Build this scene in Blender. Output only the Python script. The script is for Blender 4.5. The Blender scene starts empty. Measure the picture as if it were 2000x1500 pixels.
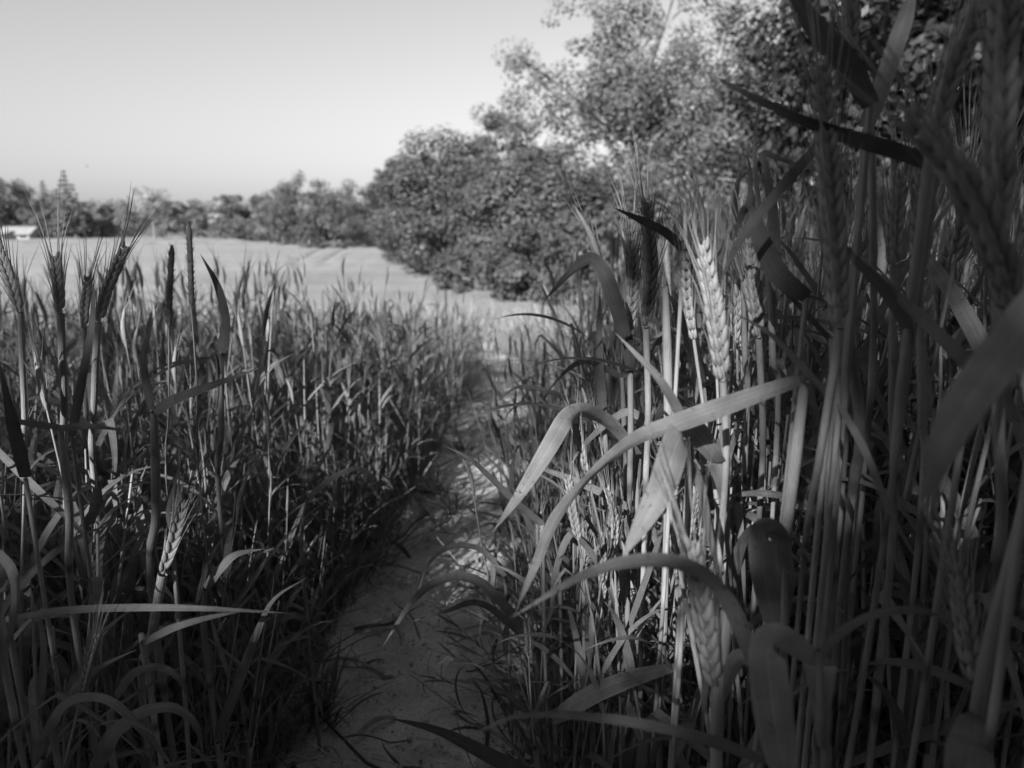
import bpy, math, random
import numpy as np
from mathutils import Vector, Matrix

random.seed(7)
rng = np.random.default_rng(11)
sc = bpy.context.scene
COL = sc.collection

# ------------------------------------------------------------------ camera
CAM_H = 0.85
FPX = 1450.0                       # focal length in pixels of a 2000 px wide frame
PITCH = math.radians(12.4)
cam_d = bpy.data.cameras.new('camera')
cam = bpy.data.objects.new('camera', cam_d)
COL.objects.link(cam)
cam.location = (0, 0, CAM_H)
cam.rotation_euler = (math.radians(90) - PITCH, 0, 0)
cam_d.sensor_width = 36.0
cam_d.lens = 36.0 * FPX / 2000.0
cam_d.clip_start = 0.02
cam_d.clip_end = 3000
cam_d.dof.use_dof = True
cam_d.dof.focus_distance = 0.76
cam_d.dof.aperture_fstop = 6.2
sc.camera = cam

# ------------------------------------------------------------------ sky, sun, exposure
SUN_H = Vector((-0.40, -0.917, 0)).normalized()
SUN_EL = math.radians(31)
SUN = Vector((SUN_H.x * math.cos(SUN_EL), SUN_H.y * math.cos(SUN_EL), math.sin(SUN_EL)))
w = bpy.data.worlds.new('World')
sc.world = w
w.use_nodes = True
nt = w.node_tree
for n in list(nt.nodes):
    nt.nodes.remove(n)
sky = nt.nodes.new('ShaderNodeTexSky')
sky.sky_type = 'NISHITA'
sky.sun_disc = False
sky.sun_elevation = SUN_EL
sky.sun_rotation = math.atan2(SUN.x, SUN.y) % (2 * math.pi)
sky.air_density = 1.0
sky.dust_density = 0.5
sep = nt.nodes.new('ShaderNodeVectorMath')      # the photograph is black and white: one grey from the sky's colours
sep.operation = 'DOT_PRODUCT'
sep.inputs[1].default_value = (0.0, 0.05, 0.95)
bg = nt.nodes.new('ShaderNodeBackground')
bg.inputs['Strength'].default_value = 0.057
ow = nt.nodes.new('ShaderNodeOutputWorld')
nt.links.new(sky.outputs[0], sep.inputs[0])
nt.links.new(sep.outputs['Value'], bg.inputs['Color'])
nt.links.new(bg.outputs[0], ow.inputs['Surface'])

sun_d = bpy.data.lights.new('sun', 'SUN')
sun_d.energy = 5.0
sun_d.angle = math.radians(0.53)
sun = bpy.data.objects.new('sun', sun_d)
COL.objects.link(sun)
sun.rotation_euler = SUN.to_track_quat('Z', 'Y').to_euler()
sun.location = SUN * 60

sc.view_settings.view_transform = 'Standard'
sc.view_settings.look = 'None'
sc.view_settings.gamma = 1.0
sc.view_settings.use_curve_mapping = False
sc.view_settings.exposure = 1.02
sc.cycles.use_denoising = True
sc.cycles.max_bounces = 8
sc.cycles.diffuse_bounces = 4
sc.cycles.transparent_max_bounces = 4

# ------------------------------------------------------------------ place: terrain and views
def smooth(a, b, t):
    t = np.clip((np.asarray(t, float) - a) / (b - a), 0, 1)
    return t * t * (3 - 2 * t)

def g(x, y):
    """height of the ground"""
    x = np.asarray(x, float); y = np.asarray(y, float)
    return (-1.40 * smooth(1.5, 16, y) - 0.55 * smooth(16, 115, y) + 9.0 * smooth(190, 420, y)
            + 0.03 * smooth(0.25, 0.9, x) * (1 - smooth(3, 8, y)))

def path_x(y):
    y = np.asarray(y, float)
    return -0.18 + 0.02 * np.sin(y * 1.3 + 0.4) + 0.145 * smooth(1.1, 3.6, y) - 0.25 * smooth(5.6, 8.5, y)

def path_w(y):
    y = np.asarray(y, float)
    return 0.19 - 0.052 * smooth(0.9, 2.2, y) - 0.015 * smooth(3, 6, y)

CP, SP = math.cos(PITCH), math.sin(PITCH)
def P(px, py, d):
    """a point of the field seen at pixel px, py and d metres deep"""
    a = (px - 1000) / FPX; b = (750 - py) / FPX
    return np.array((a * d, d * (CP + b * SP), CAM_H + d * (-SP + b * CP)))

def z_at(py, Y):
    return CAM_H + Y * math.tan(math.atan((750 - py) / FPX) - PITCH)

def x_at(px, Y, z=None):
    z = float(g(0, Y)) if z is None else z
    return (px - 1000) / FPX * (Y * CP - (z - CAM_H) * SP)

# ------------------------------------------------------------------ materials (all greys: black-and-white place)
def new_mat(name):
    m = bpy.data.materials.new(name)
    m.use_nodes = True
    t = m.node_tree
    for n in list(t.nodes):
        t.nodes.remove(n)
    return m, t

def N(t, typ, **kw):
    n = t.nodes.new(typ)
    for k, v in kw.items():
        setattr(n, k, v)
    return n

def math_node(t, op, a, b=None, c=None):
    n = N(t, 'ShaderNodeMath', operation=op)
    for i, v in enumerate((a, b, c)):
        if v is None:
            continue
        if isinstance(v, (int, float)):
            n.inputs[i].default_value = v
        else:
            t.links.new(v, n.inputs[i])
    return n.outputs[0]

def noise(t, vec, scale, detail=3.0, rough=0.55):
    n = N(t, 'ShaderNodeTexNoise')
    n.inputs['Scale'].default_value = scale
    n.inputs['Detail'].default_value = detail
    n.inputs['Roughness'].default_value = rough
    if vec is not None:
        t.links.new(vec, n.inputs['Vector'])
    return n.outputs[0]

def maprange(t, v, a, b, c, d):
    n = N(t, 'ShaderNodeMapRange')
    n.inputs[1].default_value = a; n.inputs[2].default_value = b
    n.inputs[3].default_value = c; n.inputs[4].default_value = d
    t.links.new(v, n.inputs[0])
    return n.outputs[0]

def finish(t, value, rough=0.55, spec=0.3, trans=0.0, bump=None, bump_d=0.001):
    p = N(t, 'ShaderNodeBsdfPrincipled')
    t.links.new(value, p.inputs['Base Color'])
    p.inputs['Roughness'].default_value = rough
    p.inputs['Specular IOR Level'].default_value = spec
    if bump is not None:
        b = N(t, 'ShaderNodeBump')
        b.inputs['Strength'].default_value = 0.8
        b.inputs['Distance'].default_value = bump_d
        t.links.new(bump, b.inputs['Height'])
        t.links.new(b.outputs[0], p.inputs['Normal'])
    o = N(t, 'ShaderNodeOutputMaterial')
    if trans > 0:
        tr = N(t, 'ShaderNodeBsdfTranslucent')
        t.links.new(value, tr.inputs['Color'])
        mx = N(t, 'ShaderNodeMixShader')
        mx.inputs[0].default_value = trans
        t.links.new(p.outputs[0], mx.inputs[1])
        t.links.new(tr.outputs[0], mx.inputs[2])
        t.links.new(mx.outputs[0], o.inputs[0])
    else:
        t.links.new(p.outputs[0], o.inputs[0])

def rnd_out(t, attr):
    if attr:
        a = N(t, 'ShaderNodeAttribute', attribute_name='rnd')
        return a.outputs['Fac']
    return N(t, 'ShaderNodeObjectInfo').outputs['Random']

def blade_mat(name, base, attr=False, spots=0.0, trans=0.20, var=0.35, rough=0.58):
    """a grass blade: lengthwise veins, pale midrib, patches, dry specks"""
    m, t = new_mat(name)
    uv = N(t, 'ShaderNodeUVMap').outputs[0]
    sep = N(t, 'ShaderNodeSeparateXYZ'); t.links.new(uv, sep.inputs[0])
    u, v = sep.outputs[0], sep.outputs[1]
    veins = math_node(t, 'SINE', math_node(t, 'MULTIPLY', u, 88.0))
    mid = maprange(t, math_node(t, 'ABSOLUTE', math_node(t, 'SUBTRACT', u, 0.5)), 0.0, 0.045, 1.28, 1.0)
    tc = N(t, 'ShaderNodeTexCoord').outputs['Object']
    patch = maprange(t, noise(t, tc, 45.0, 4), 0.3, 0.72, 0.74, 1.22)
    st = N(t, 'ShaderNodeMapping'); st.inputs['Scale'].default_value = (26, 2.2, 1); t.links.new(uv, st.inputs[0])
    streak = maprange(t, noise(t, st.outputs[0], 1.0, 4, 0.7), 0.3, 0.7, 0.72, 1.24)
    r = maprange(t, rnd_out(t, attr), 0, 1, 1 - var, 1 + var)
    val = math_node(t, 'MULTIPLY', math_node(t, 'MULTIPLY', patch, mid), math_node(t, 'MULTIPLY', r, base))
    val = math_node(t, 'MULTIPLY', val, streak)
    val = math_node(t, 'MULTIPLY', val, math_node(t, 'ADD', 1.0, math_node(t, 'MULTIPLY', veins, 0.14)))
    val = math_node(t, 'MULTIPLY', val, maprange(t, math_node(t, 'ADD', v, math_node(t, 'MULTIPLY', noise(t, tc, 30.0, 2), 0.3)), 0.95, 1.15, 1.0, 1.35))
    if spots > 0:
        sp = maprange(t, noise(t, tc, 260.0, 2), 0.60, 0.70, 0.0, 1.0)
        big = maprange(t, noise(t, tc, 34.0, 2), 0.46, 0.60, 0.0, 1.0)
        k = math_node(t, 'MULTIPLY', sp, big)
        val = math_node(t, 'MULTIPLY', val, math_node(t, 'SUBTRACT', 1.0, math_node(t, 'MULTIPLY', k, spots)))
    finish(t, val, rough, 0.35, trans, veins, 0.0005)
    return m

def stem_mat(name, base, attr=False, var=0.25, nodes=(0.22, 0.50, 0.74)):
    m, t = new_mat(name)
    tc = N(t, 'ShaderNodeTexCoord').outputs['Object']
    st = N(t, 'ShaderNodeMapping'); st.inputs['Scale'].default_value = (900, 900, 9); t.links.new(tc, st.inputs[0])
    uv = N(t, 'ShaderNodeUVMap').outputs[0]
    sp = N(t, 'ShaderNodeSeparateXYZ'); t.links.new(uv, sp.inputs[0])
    rib = math_node(t, 'SINE', math_node(t, 'MULTIPLY', sp.outputs[0], 2 * math.pi * 11))
    fib = math_node(t, 'ADD', noise(t, st.outputs[0], 1.0, 2), math_node(t, 'MULTIPLY', rib, 0.12))
    band = None
    for k in nodes:
        d = math_node(t, 'ABSOLUTE', math_node(t, 'SUBTRACT', sp.outputs[1], k))
        b = maprange(t, d, 0.004, 0.014, 0.45, 1.0)
        ring = maprange(t, math_node(t, 'ABSOLUTE', math_node(t, 'SUBTRACT', sp.outputs[1], k + 0.03)), 0.0, 0.025, 1.25, 1.0)
        b = math_node(t, 'MULTIPLY', b, ring)
        band = b if band is None else math_node(t, 'MULTIPLY', band, b)
    f = maprange(t, fib, 0.3, 0.7, 0.86, 1.12)
    pt = maprange(t, noise(t, tc, 22.0, 3), 0.3, 0.7, 0.8, 1.15)
    r = maprange(t, rnd_out(t, attr), 0, 1, 1 - var, 1 + var)
    val = math_node(t, 'MULTIPLY', math_node(t, 'MULTIPLY', f, pt), math_node(t, 'MULTIPLY', r, base))
    val = math_node(t, 'MULTIPLY', val, band)
    finish(t, val, 0.55, 0.3, 0.0, fib, 0.0005)
    return m

def plain_mat(name, base, rough=0.7, scale=60.0, var=0.25, attr=False, trans=0.0, spread=0.18):
    m, t = new_mat(name)
    tc = N(t, 'ShaderNodeTexCoord').outputs['Object']
    nz = noise(t, tc, scale, 3)
    pt = maprange(t, nz, 0.3, 0.7, 1 - spread, 1 + spread)
    r = maprange(t, rnd_out(t, attr), 0, 1, 1 - var, 1 + var)
    val = math_node(t, 'MULTIPLY', pt, math_node(t, 'MULTIPLY', r, base))
    finish(t, val, rough, 0.3, trans)
    return m

def soil_mat(name, base):
    m, t = new_mat(name)
    tc = N(t, 'ShaderNodeTexCoord').outputs['Object']
    a = noise(t, tc, 9.0, 6, 0.6); b = noise(t, tc, 130.0, 4, 0.7); c = noise(t, tc, 45.0, 5, 0.65)
    val = math_node(t, 'MULTIPLY', maprange(t, a, 0.3, 0.7, 0.72, 1.2), math_node(t, 'MULTIPLY', maprange(t, b, 0.3, 0.7, 0.8, 1.15), base))
    crumbs = maprange(t, noise(t, tc, 210.0, 2), 0.63, 0.70, 0.0, 1.0)
    val = math_node(t, 'MULTIPLY', val, math_node(t, 'SUBTRACT', 1.0, math_node(t, 'MULTIPLY', crumbs, 0.55)))
    h = math_node(t, 'ADD', math_node(t, 'MULTIPLY', b, 0.35), math_node(t, 'ADD', c, math_node(t, 'MULTIPLY', crumbs, 0.5)))
    finish(t, val, 0.9, 0.15, 0, h, 0.008)
    return m

M = {}
LEAF = 0.225
M['leaf'] = blade_mat('green_blade', LEAF, spots=0.35)
M['leaf_spot'] = blade_mat('spotted_blade', 0.26, spots=0.75, var=0.12)
M['leaf_dark'] = blade_mat('dark_blade', 0.10, var=0.2)  # darker blade tone: shade on the dark blades is put into the colour
M['leaf_dry'] = blade_mat('dry_blade', 0.20, spots=0.55, trans=0.12, var=0.35, rough=0.8)
M['leaf_s'] = blade_mat('crop_blade', LEAF, attr=True)
M['dry_s'] = blade_mat('lodged_blade', 0.20, attr=True, spots=0.4, trans=0.12, rough=0.8)
M['stem'] = stem_mat('green_stem', 0.22)
M['stem_s'] = stem_mat('crop_stem', 0.22, attr=True)
M['ear'] = plain_mat('green_ear', 0.20, 0.6, 250.0)
M['ear_s'] = plain_mat('crop_ear', 0.20, 0.6, 250.0, attr=True)
M['foxtail'] = plain_mat('foxtail_head', 0.11, 0.85, 500.0, spread=0.4)
M['soil'] = soil_mat('dry_loam', 0.38)
M['soil_dark'] = soil_mat('field_soil', 0.13)
M['far_s'] = blade_mat('far_crop_blade', 0.36, attr=True, var=0.22)  # same crop made paler: sunshine on the slope is painted in
M['straw'] = blade_mat('straw', 0.34, spots=0.5, trans=0.1, var=0.45, rough=0.85)
M['bark'] = plain_mat('bark', 0.16, 0.9, 14.0, spread=0.4)
M['bark_pale'] = plain_mat('pale_bark', 0.22, 0.85, 9.0, spread=0.3)

def leaf_mat(name, base, trans=0.3):
    return plain_mat(name, base, 0.55, 0.7, 0.0, True, trans, 0.16)
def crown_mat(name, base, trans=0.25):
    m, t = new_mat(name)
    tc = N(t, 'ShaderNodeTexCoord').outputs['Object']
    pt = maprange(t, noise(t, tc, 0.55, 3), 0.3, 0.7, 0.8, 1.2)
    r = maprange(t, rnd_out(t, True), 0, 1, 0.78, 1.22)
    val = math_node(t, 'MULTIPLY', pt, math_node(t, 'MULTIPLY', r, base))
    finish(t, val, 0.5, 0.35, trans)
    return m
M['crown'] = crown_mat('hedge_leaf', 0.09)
M['crown_dark'] = crown_mat('dark_leaf', 0.042, 0.15)  # very dark tone carries the shade over the trees at upper right
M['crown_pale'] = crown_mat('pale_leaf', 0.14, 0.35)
M['crown_far'] = crown_mat('far_leaf', 0.16)  # tone raised on the far trees in place of haze
M['crown_white'] = crown_mat('palest_leaf', 0.30, 0.3)  # the lightest of the crown tones
M['needle'] = crown_mat('spruce_needle', 0.12, 0.05)  # needles lightened to suggest haze in front of the spruces

# canopy of the far field
def field_mat():
    m, t = new_mat('sunlit_crop_canopy')
    tc = N(t, 'ShaderNodeTexCoord').outputs['Object']
    st = N(t, 'ShaderNodeMapping'); st.inputs['Scale'].default_value = (0.25, 1.4, 1); t.links.new(tc, st.inputs[0])
    a = noise(t, st.outputs[0], 0.35, 5, 0.6)
    b = noise(t, tc, 22.0, 4, 0.7)
    val = math_node(t, 'MULTIPLY', maprange(t, a, 0.3, 0.7, 0.82, 1.14), math_node(t, 'MULTIPLY', maprange(t, b, 0.3, 0.7, 0.85, 1.12), 0.285))  # lighter than the near crop: the field's sunlight is put into this tone
    finish(t, val, 0.85, 0.15, 0, b, 0.05)
    return m
M['canopy'] = field_mat()
M['meadow'] = plain_mat('rough_meadow', 0.22, 0.9, 0.8, 0.0, spread=0.35)

# ------------------------------------------------------------------ mesh helpers
def mesh_from(name, V, Q, mats, uv=None, midx=None, rnd=None, smooth_sh=True):
    """V n x 3, Q m x 4 (all quads), uv per vertex, midx per face, rnd per vertex"""
    V = np.asarray(V, np.float32); Q = np.asarray(Q, np.int32)
    me = bpy.data.meshes.new(name)
    me.vertices.add(len(V)); me.vertices.foreach_set('co', V.ravel())
    me.loops.add(Q.size); me.loops.foreach_set('vertex_index', Q.ravel())
    me.polygons.add(len(Q))
    me.polygons.foreach_set('loop_start', np.arange(0, Q.size, 4, dtype=np.int32))
    if smooth_sh:
        me.polygons.foreach_set('use_smooth', np.ones(len(Q), bool))
    for m in mats:
        me.materials.append(m)
    if midx is not None:
        me.polygons.foreach_set('material_index', np.asarray(midx, np.int32))
    if uv is not None:
        l = me.uv_layers.new(name='UVMap')
        l.data.foreach_set('uv', np.asarray(uv, np.float32)[Q.ravel()].ravel())
    if rnd is not None:
        a = me.attributes.new('rnd', 'FLOAT', 'POINT')
        a.data.foreach_set('value', np.asarray(rnd, np.float32))
    me.update(calc_edges=True)
    me.validate()
    return me

def link(name, me, parent=None):
    o = bpy.data.objects.new(name, me)
    COL.objects.link(o)
    if parent is not None:
        o.parent = parent
    return o

def tag(o, label=None, cat=None, group=None, kind=None):
    if label: o['label'] = label
    if cat: o['category'] = cat
    if group: o['group'] = group
    if kind: o['kind'] = kind
    return o

def empty(name, loc=(0, 0, 0), rz=0.0):
    o = bpy.data.objects.new(name, None)
    COL.objects.link(o)
    o.location = loc
    o.rotation_euler = (0, 0, rz)
    o.empty_display_size = 0.05
    return o

def curve(pts, n):
    """Catmull-Rom through pts"""
    p = np.asarray(pts, float)
    if len(p) == 2:
        s = np.linspace(0, 1, n)[:, None]
        return p[0] * (1 - s) + p[1] * s
    q = np.vstack([2 * p[0] - p[1], p, 2 * p[-1] - p[-2]])
    seg = np.linalg.norm(np.diff(p, axis=0), axis=1)
    cum = np.concatenate([[0], np.cumsum(seg)])
    out = []
    for s in np.linspace(0, cum[-1], n):
        i = min(int(np.searchsorted(cum, s, side='right') - 1), len(seg) - 1)
        t = (s - cum[i]) / max(seg[i], 1e-9)
        a, b, c, d = q[i], q[i + 1], q[i + 2], q[i + 3]
        out.append(0.5 * ((2 * b) + (-a + c) * t + (2 * a - 5 * b + 4 * c - d) * t * t + (-a + 3 * b - 3 * c + d) * t ** 3))
    return np.array(out)

def norm(v):
    v = np.asarray(v, float)
    return v / np.maximum(np.linalg.norm(v, axis=-1, keepdims=True), 1e-12)

def tangents(c):
    t = np.gradient(c, axis=0)
    return norm(t)

def tube(c, r, sides=6):
    c = np.asarray(c, float); n = len(c)
    r = np.broadcast_to(r, (n,))
    t = tangents(c)
    ref = np.array((0.31, 0.2, 0.93)) if abs(t[0, 2]) < 0.8 else np.array((0.93, 0.3, 0.1))
    a = norm(np.cross(t, ref)); b = np.cross(t, a)
    ang = np.linspace(0, 2 * math.pi, sides, endpoint=False)
    V = (c[:, None, :] + r[:, None, None] * (np.cos(ang)[None, :, None] * a[:, None, :] + np.sin(ang)[None, :, None] * b[:, None, :])).reshape(-1, 3)
    i = np.arange(n - 1)[:, None] * sides; j = np.arange(sides)[None, :]; k = (j + 1) % sides
    Q = np.stack([i + j, i + k, i + sides + k, i + sides + j], -1).reshape(-1, 4)
    uv = np.stack([np.tile(ang / (2 * math.pi), n), np.repeat(np.linspace(0, 1, n), sides)], -1)
    return V, Q, uv

def ribbon(c, wd, side, fold=0.16, cols=5, wav=0.0):
    c = np.asarray(c, float); n = len(c)
    t = tangents(c)
    side = np.broadcast_to(np.asarray(side, float), (n, 3))
    side = norm(side - (side * t).sum(1)[:, None] * t)
    nm = np.cross(t, side)
    u = np.linspace(-1, 1, cols)
    hgt = fold * np.abs(u) ** 1.3
    wv = wav * np.sin(np.linspace(0, 14, n))[:, None] * np.sign(u)[None, :] * (np.abs(u) ** 2)[None, :]
    hw = (np.asarray(wd) / 2)[:, None]
    V = c[:, None, :] + (hw * u[None, :])[:, :, None] * side[:, None, :] + (hw * (hgt[None, :] + wv))[:, :, None] * nm[:, None, :]
    i = np.arange(n - 1)[:, None] * cols; j = np.arange(cols - 1)[None, :]
    Q = np.stack([i + j, i + j + 1, i + cols + j + 1, i + cols + j], -1).reshape(-1, 4)
    uv = np.stack([np.tile((u + 1) / 2, n), np.repeat(np.linspace(0, 1, n), cols)], -1)
    return V.reshape(-1, 3), Q, uv

class Geo:
    def __init__(s):
        s.V, s.Q, s.U, s.I, s.n = [], [], [], [], 0
    def add(s, vqu, mi=0):
        V, Q, U = vqu
        s.V.append(V); s.Q.append(np.asarray(Q) + s.n); s.U.append(U); s.I.append(np.full(len(Q), mi)); s.n += len(V)
        return s
    def arrays(s):
        return np.concatenate(s.V), np.concatenate(s.Q), np.concatenate(s.U), np.concatenate(s.I)
    def mesh(s, name, mats):
        V, Q, U, I = s.arrays()
        return mesh_from(name, V, Q, mats, U, I)

def blade_width(n, wmax, base=0.75, tip=2.3):
    t = np.linspace(0, 1, n)
    return wmax * (base + (1 - base) * np.minimum(1, t / 0.22)) * np.maximum(0.012, 1 - t ** tip)

def spindle(base, axis, length, rad, sides=5, flat=None):
    """one spikelet: a pointed husk"""
    axis = norm(axis)
    c = np.asarray(base)[None, :] + np.array([0, .12, .38, .68, .9, 1.0])[:, None] * length * axis[None, :]
    return tube(c, rad * np.array([.35, .8, 1.0, .72, .35, .06]), sides)

# spikelet as shared mesh, pointing along +Z with its base at the origin
SPIKE = mesh_from('spikelet', *spindle((0, 0, 0), (0, 0, 1), 1.0, 0.185, 7)[:2], [M['ear']])

def ear_frames(c, count, length_k):
    """positions and directions of the spikelets on an ear along centreline c"""
    L = np.linalg.norm(np.diff(c, axis=0), axis=1).sum()
    t = tangents(c)
    ref = np.array((1.0, 0.25, 0.0))
    out = []
    for i in range(count):
        s = (i + 0.3) / count
        k = s * (len(c) - 1); a = int(min(k, len(c) - 2)); f = k - a
        p = c[a] * (1 - f) + c[a + 1] * f; tt = norm(t[a])
        sd = norm(ref - ref.dot(tt) * tt); bk = np.cross(tt, sd)
        sg = 1 if i % 2 else -1
        size = (0.75 + 0.35 * math.sin(math.pi * min(1, s * 1.05 + 0.08)))
        for q, rr in ((0.80, 0.55), (0.80, -0.55)):
            d = sd * sg * q + bk * rr
            dirv = norm(tt * 1.0 + d * 0.30)
            out.append((p + d * 0.0024 * length_k, dirv, 0.0142 * size * length_k, tt, d))
    return out

def ear_geo(c, k, low=False, count=19):
    G = Geo()
    if low:
        n = 7
        cc = curve(c, n)
        s = np.linspace(0, 1, n)
        r = 0.0058 * k * np.array([.45, .95, 1.05, 1.0, .9, .7, .15])
        G.add(tube(cc, r, 5))
        return G
    G.add(tube(c, 0.0022 * k, 5))
    for p, d, L, tt, dd in ear_frames(c, count, k):
        G.add(spindle(p, d, L, L * 0.19, 5))
    return G

def awn_geo(c, k, count=19, low=False, length=0.058):
    G = Geo()
    fr = ear_frames(c, count, k)
    for i, (p, d, L, tt, dd) in enumerate(fr):
        if (low and i % 5) or (not low and i % 3 == 2):
            continue
        s = i / len(fr)
        dv = norm(tt + dd * 0.16 + rng.normal(0, 0.05, 3))
        ln = length * (0.55 + 0.6 * s) * rng.uniform(0.75, 1.2)
        st = p + d * L * 0.9
        pts = np.array([st, st + dv * ln * 0.5, st + dv * ln + dd * ln * 0.05])
        G.add(tube(pts, np.array([0.00055, 0.00045, 0.00012]) * (1.7 if low else 1.0), 3))
    return G

# ------------------------------------------------------------------ ground
def sheet(name, xs, ys, zfun, mat, kind='structure', uvs=False):
    X, Y = np.meshgrid(xs, ys)
    Z = zfun(X, Y)
    V = np.stack([X, Y, Z], -1).reshape(-1, 3)
    nx, ny = len(xs), len(ys)
    i = np.arange(ny - 1)[:, None] * nx; j = np.arange(nx - 1)[None, :]
    Q = np.stack([i + j, i + j + 1, i + nx + j + 1, i + nx + j], -1).reshape(-1, 4)
    o = link(name, mesh_from(name, V, Q, [mat]))
    tag(o, kind=kind)
    return o

def fnoise(X, Y, f, seed):
    r = np.random.default_rng(seed)
    z = np.zeros_like(X, dtype=float)
    for k in range(10):
        a = r.uniform(0, 2 * math.pi); ff = f * r.uniform(0.6, 1.7)
        z += np.sin((X * math.cos(a) + Y * math.sin(a)) * ff + r.uniform(0, 6.28))
    return z / 3.2

u = np.linspace(-1, 1, 161)
xs = np.sign(u) * (2.2 * np.abs(u) + 700 * np.abs(u) ** 5)
v = np.linspace(-0.55, 1, 220)
ys = np.sign(v) * (9 * np.abs(v) + 800 * np.abs(v) ** 5)
sheet('ground', xs, ys, lambda X, Y: g(X, Y) + 0.004 * fnoise(X, Y, 25, 3) * (np.abs(Y) < 8), M['soil_dark'])

# trodden path: a shallow trough of dry loam
pu = np.linspace(-1, 1, 46)
pv = np.linspace(-0.6, 8.6, 700)
PU, PV = np.meshgrid(pu, pv)
HW = path_w(PV) + 0.07
PXX = path_x(PV) + PU * HW
PZ = (g(PXX, PV) + 0.012 + 0.022 * np.abs(PU) ** 2.4 - 0.026 * np.maximum(0, np.abs(PU) - 0.85) / 0.15 + 0.007 * fnoise(PXX, PV, 14, 5) * (1 - np.abs(PU) ** 4)
      + 0.0035 * fnoise(PXX, PV, 60, 6) * (1 - np.abs(PU) ** 4) + 0.0012 * rng.normal(0, 1, PXX.shape))
nx = len(pu)
i = np.arange(len(pv) - 1)[:, None] * nx; j = np.arange(nx - 1)[None, :]
path = link('dirt_path', mesh_from('dirt_path', np.stack([PXX, PV, PZ], -1).reshape(-1, 3), np.stack([i + j, i + j + 1, i + nx + j + 1, i + nx + j], -1).reshape(-1, 4), [M['soil']]))
tag(path, 'bare trodden earth path between the two stands of rye', kind='structure')

def path_z(x, y):
    return float(g(x, y)) + 0.013

# far field: the crop's closed canopy with two tramlines, and the rough meadow beyond it
CROP = 0.62
def tram(X, Y):
    z = np.zeros_like(X)
    for x0, x1 in ((-9.35, -13.6), (-8.2, -12.0)):
        xc = x0 + (x1 - x0) * (Y - 33.0) / 22.0
        z -= 0.12 * np.exp(-((X - xc) / 0.16) ** 2) * (Y > 30.5) * (Y < 62)
    return z
def edge_y(X):
    return 60 + 0.0 * X
fx = np.concatenate([np.linspace(-75, -16, 50), np.linspace(-15.8, -6, 90), np.linspace(-5.8, 9, 60)])
fy = np.concatenate([np.linspace(9.5, 30, 80), np.linspace(30.3, 62, 80)])
sheet('rye_field', fx, fy, lambda X, Y: g(X, Y) + CROP * (0.72 + 0.22 * smooth(9.5, 16, Y)) + 0.035 * fnoise(X, Y, 7.0, 8) + tram(X, Y)
      - 0.8 * smooth(61.2, 62.0, Y) - 0.9 * (1 - smooth(9.5, 10.5, Y)), M['canopy'])
mx_ = np.linspace(-110, 12, 150); my_ = np.linspace(61, 122, 60)
sheet('meadow', mx_, my_, lambda X, Y: g(X, Y) + 0.25 + 0.16 * fnoise(X, Y, 0.9, 9) - 0.4 * (1 - smooth(61, 63, Y)), M['meadow'])

# ------------------------------------------------------------------ trees
def leaf_cloud(centers, radii, counts, size, outward, squash=0.8, ctr=None):
    """many small folded leaves in clumps; each leaf a 2-quad blade"""
    pts, nrm = [], []
    for c, r, k in zip(centers, radii, counts):
        d = norm(rng.normal(0, 1, (k, 3)))
        rr = r * rng.uniform(0.25, 1.0, k) ** 0.5
        p = np.asarray(c) + d * rr[:, None] * np.array((1, 1, squash))
        pts.append(p)
        o = norm(np.asarray(c) - ctr) if ctr is not None else np.zeros(3)
        nrm.append(d * 0.75 + o * outward + np.array((0, 0, 0.5)) + rng.normal(0, 0.36, (k, 3)))
    p = np.concatenate(pts); n = norm(np.concatenate(nrm))
    m = len(p)
    a = norm(np.cross(n, rng.normal(0, 1, (m, 3)))); b = np.cross(n, a)
    s = size * rng.uniform(0.55, 1.25, m)[:, None]
    base = p - a * s * 0.5; tip = p + a * s * 0.55
    l = p + b * s * 0.33 + n * s * 0.07; r_ = p - b * s * 0.33 + n * s * 0.07
    V = np.stack([base, r_, tip, l], 1).reshape(-1, 3)
    Q = np.arange(m * 4).reshape(-1, 4)
    return V, Q, np.repeat(rng.random(m), 4)

def trunk_mesh(h, r, lean=(0, 0), mat='bark', name='trunk'):
    n = 12
    s = np.linspace(0, 1, n)
    c = np.stack([lean[0] * s ** 1.5 + 0.04 * h * 0.3 * np.sin(s * 5 + r * 40), lean[1] * s ** 1.5 + 0.03 * h * 0.3 * np.cos(s * 4), s * h - 0.15], -1)
    G = Geo().add(tube(c, r * (1.25 - 0.35 * np.minimum(1, s * 6)) * (1 - 0.8 * s), 9))
    return G.mesh(name, [M[mat]]), c

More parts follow.
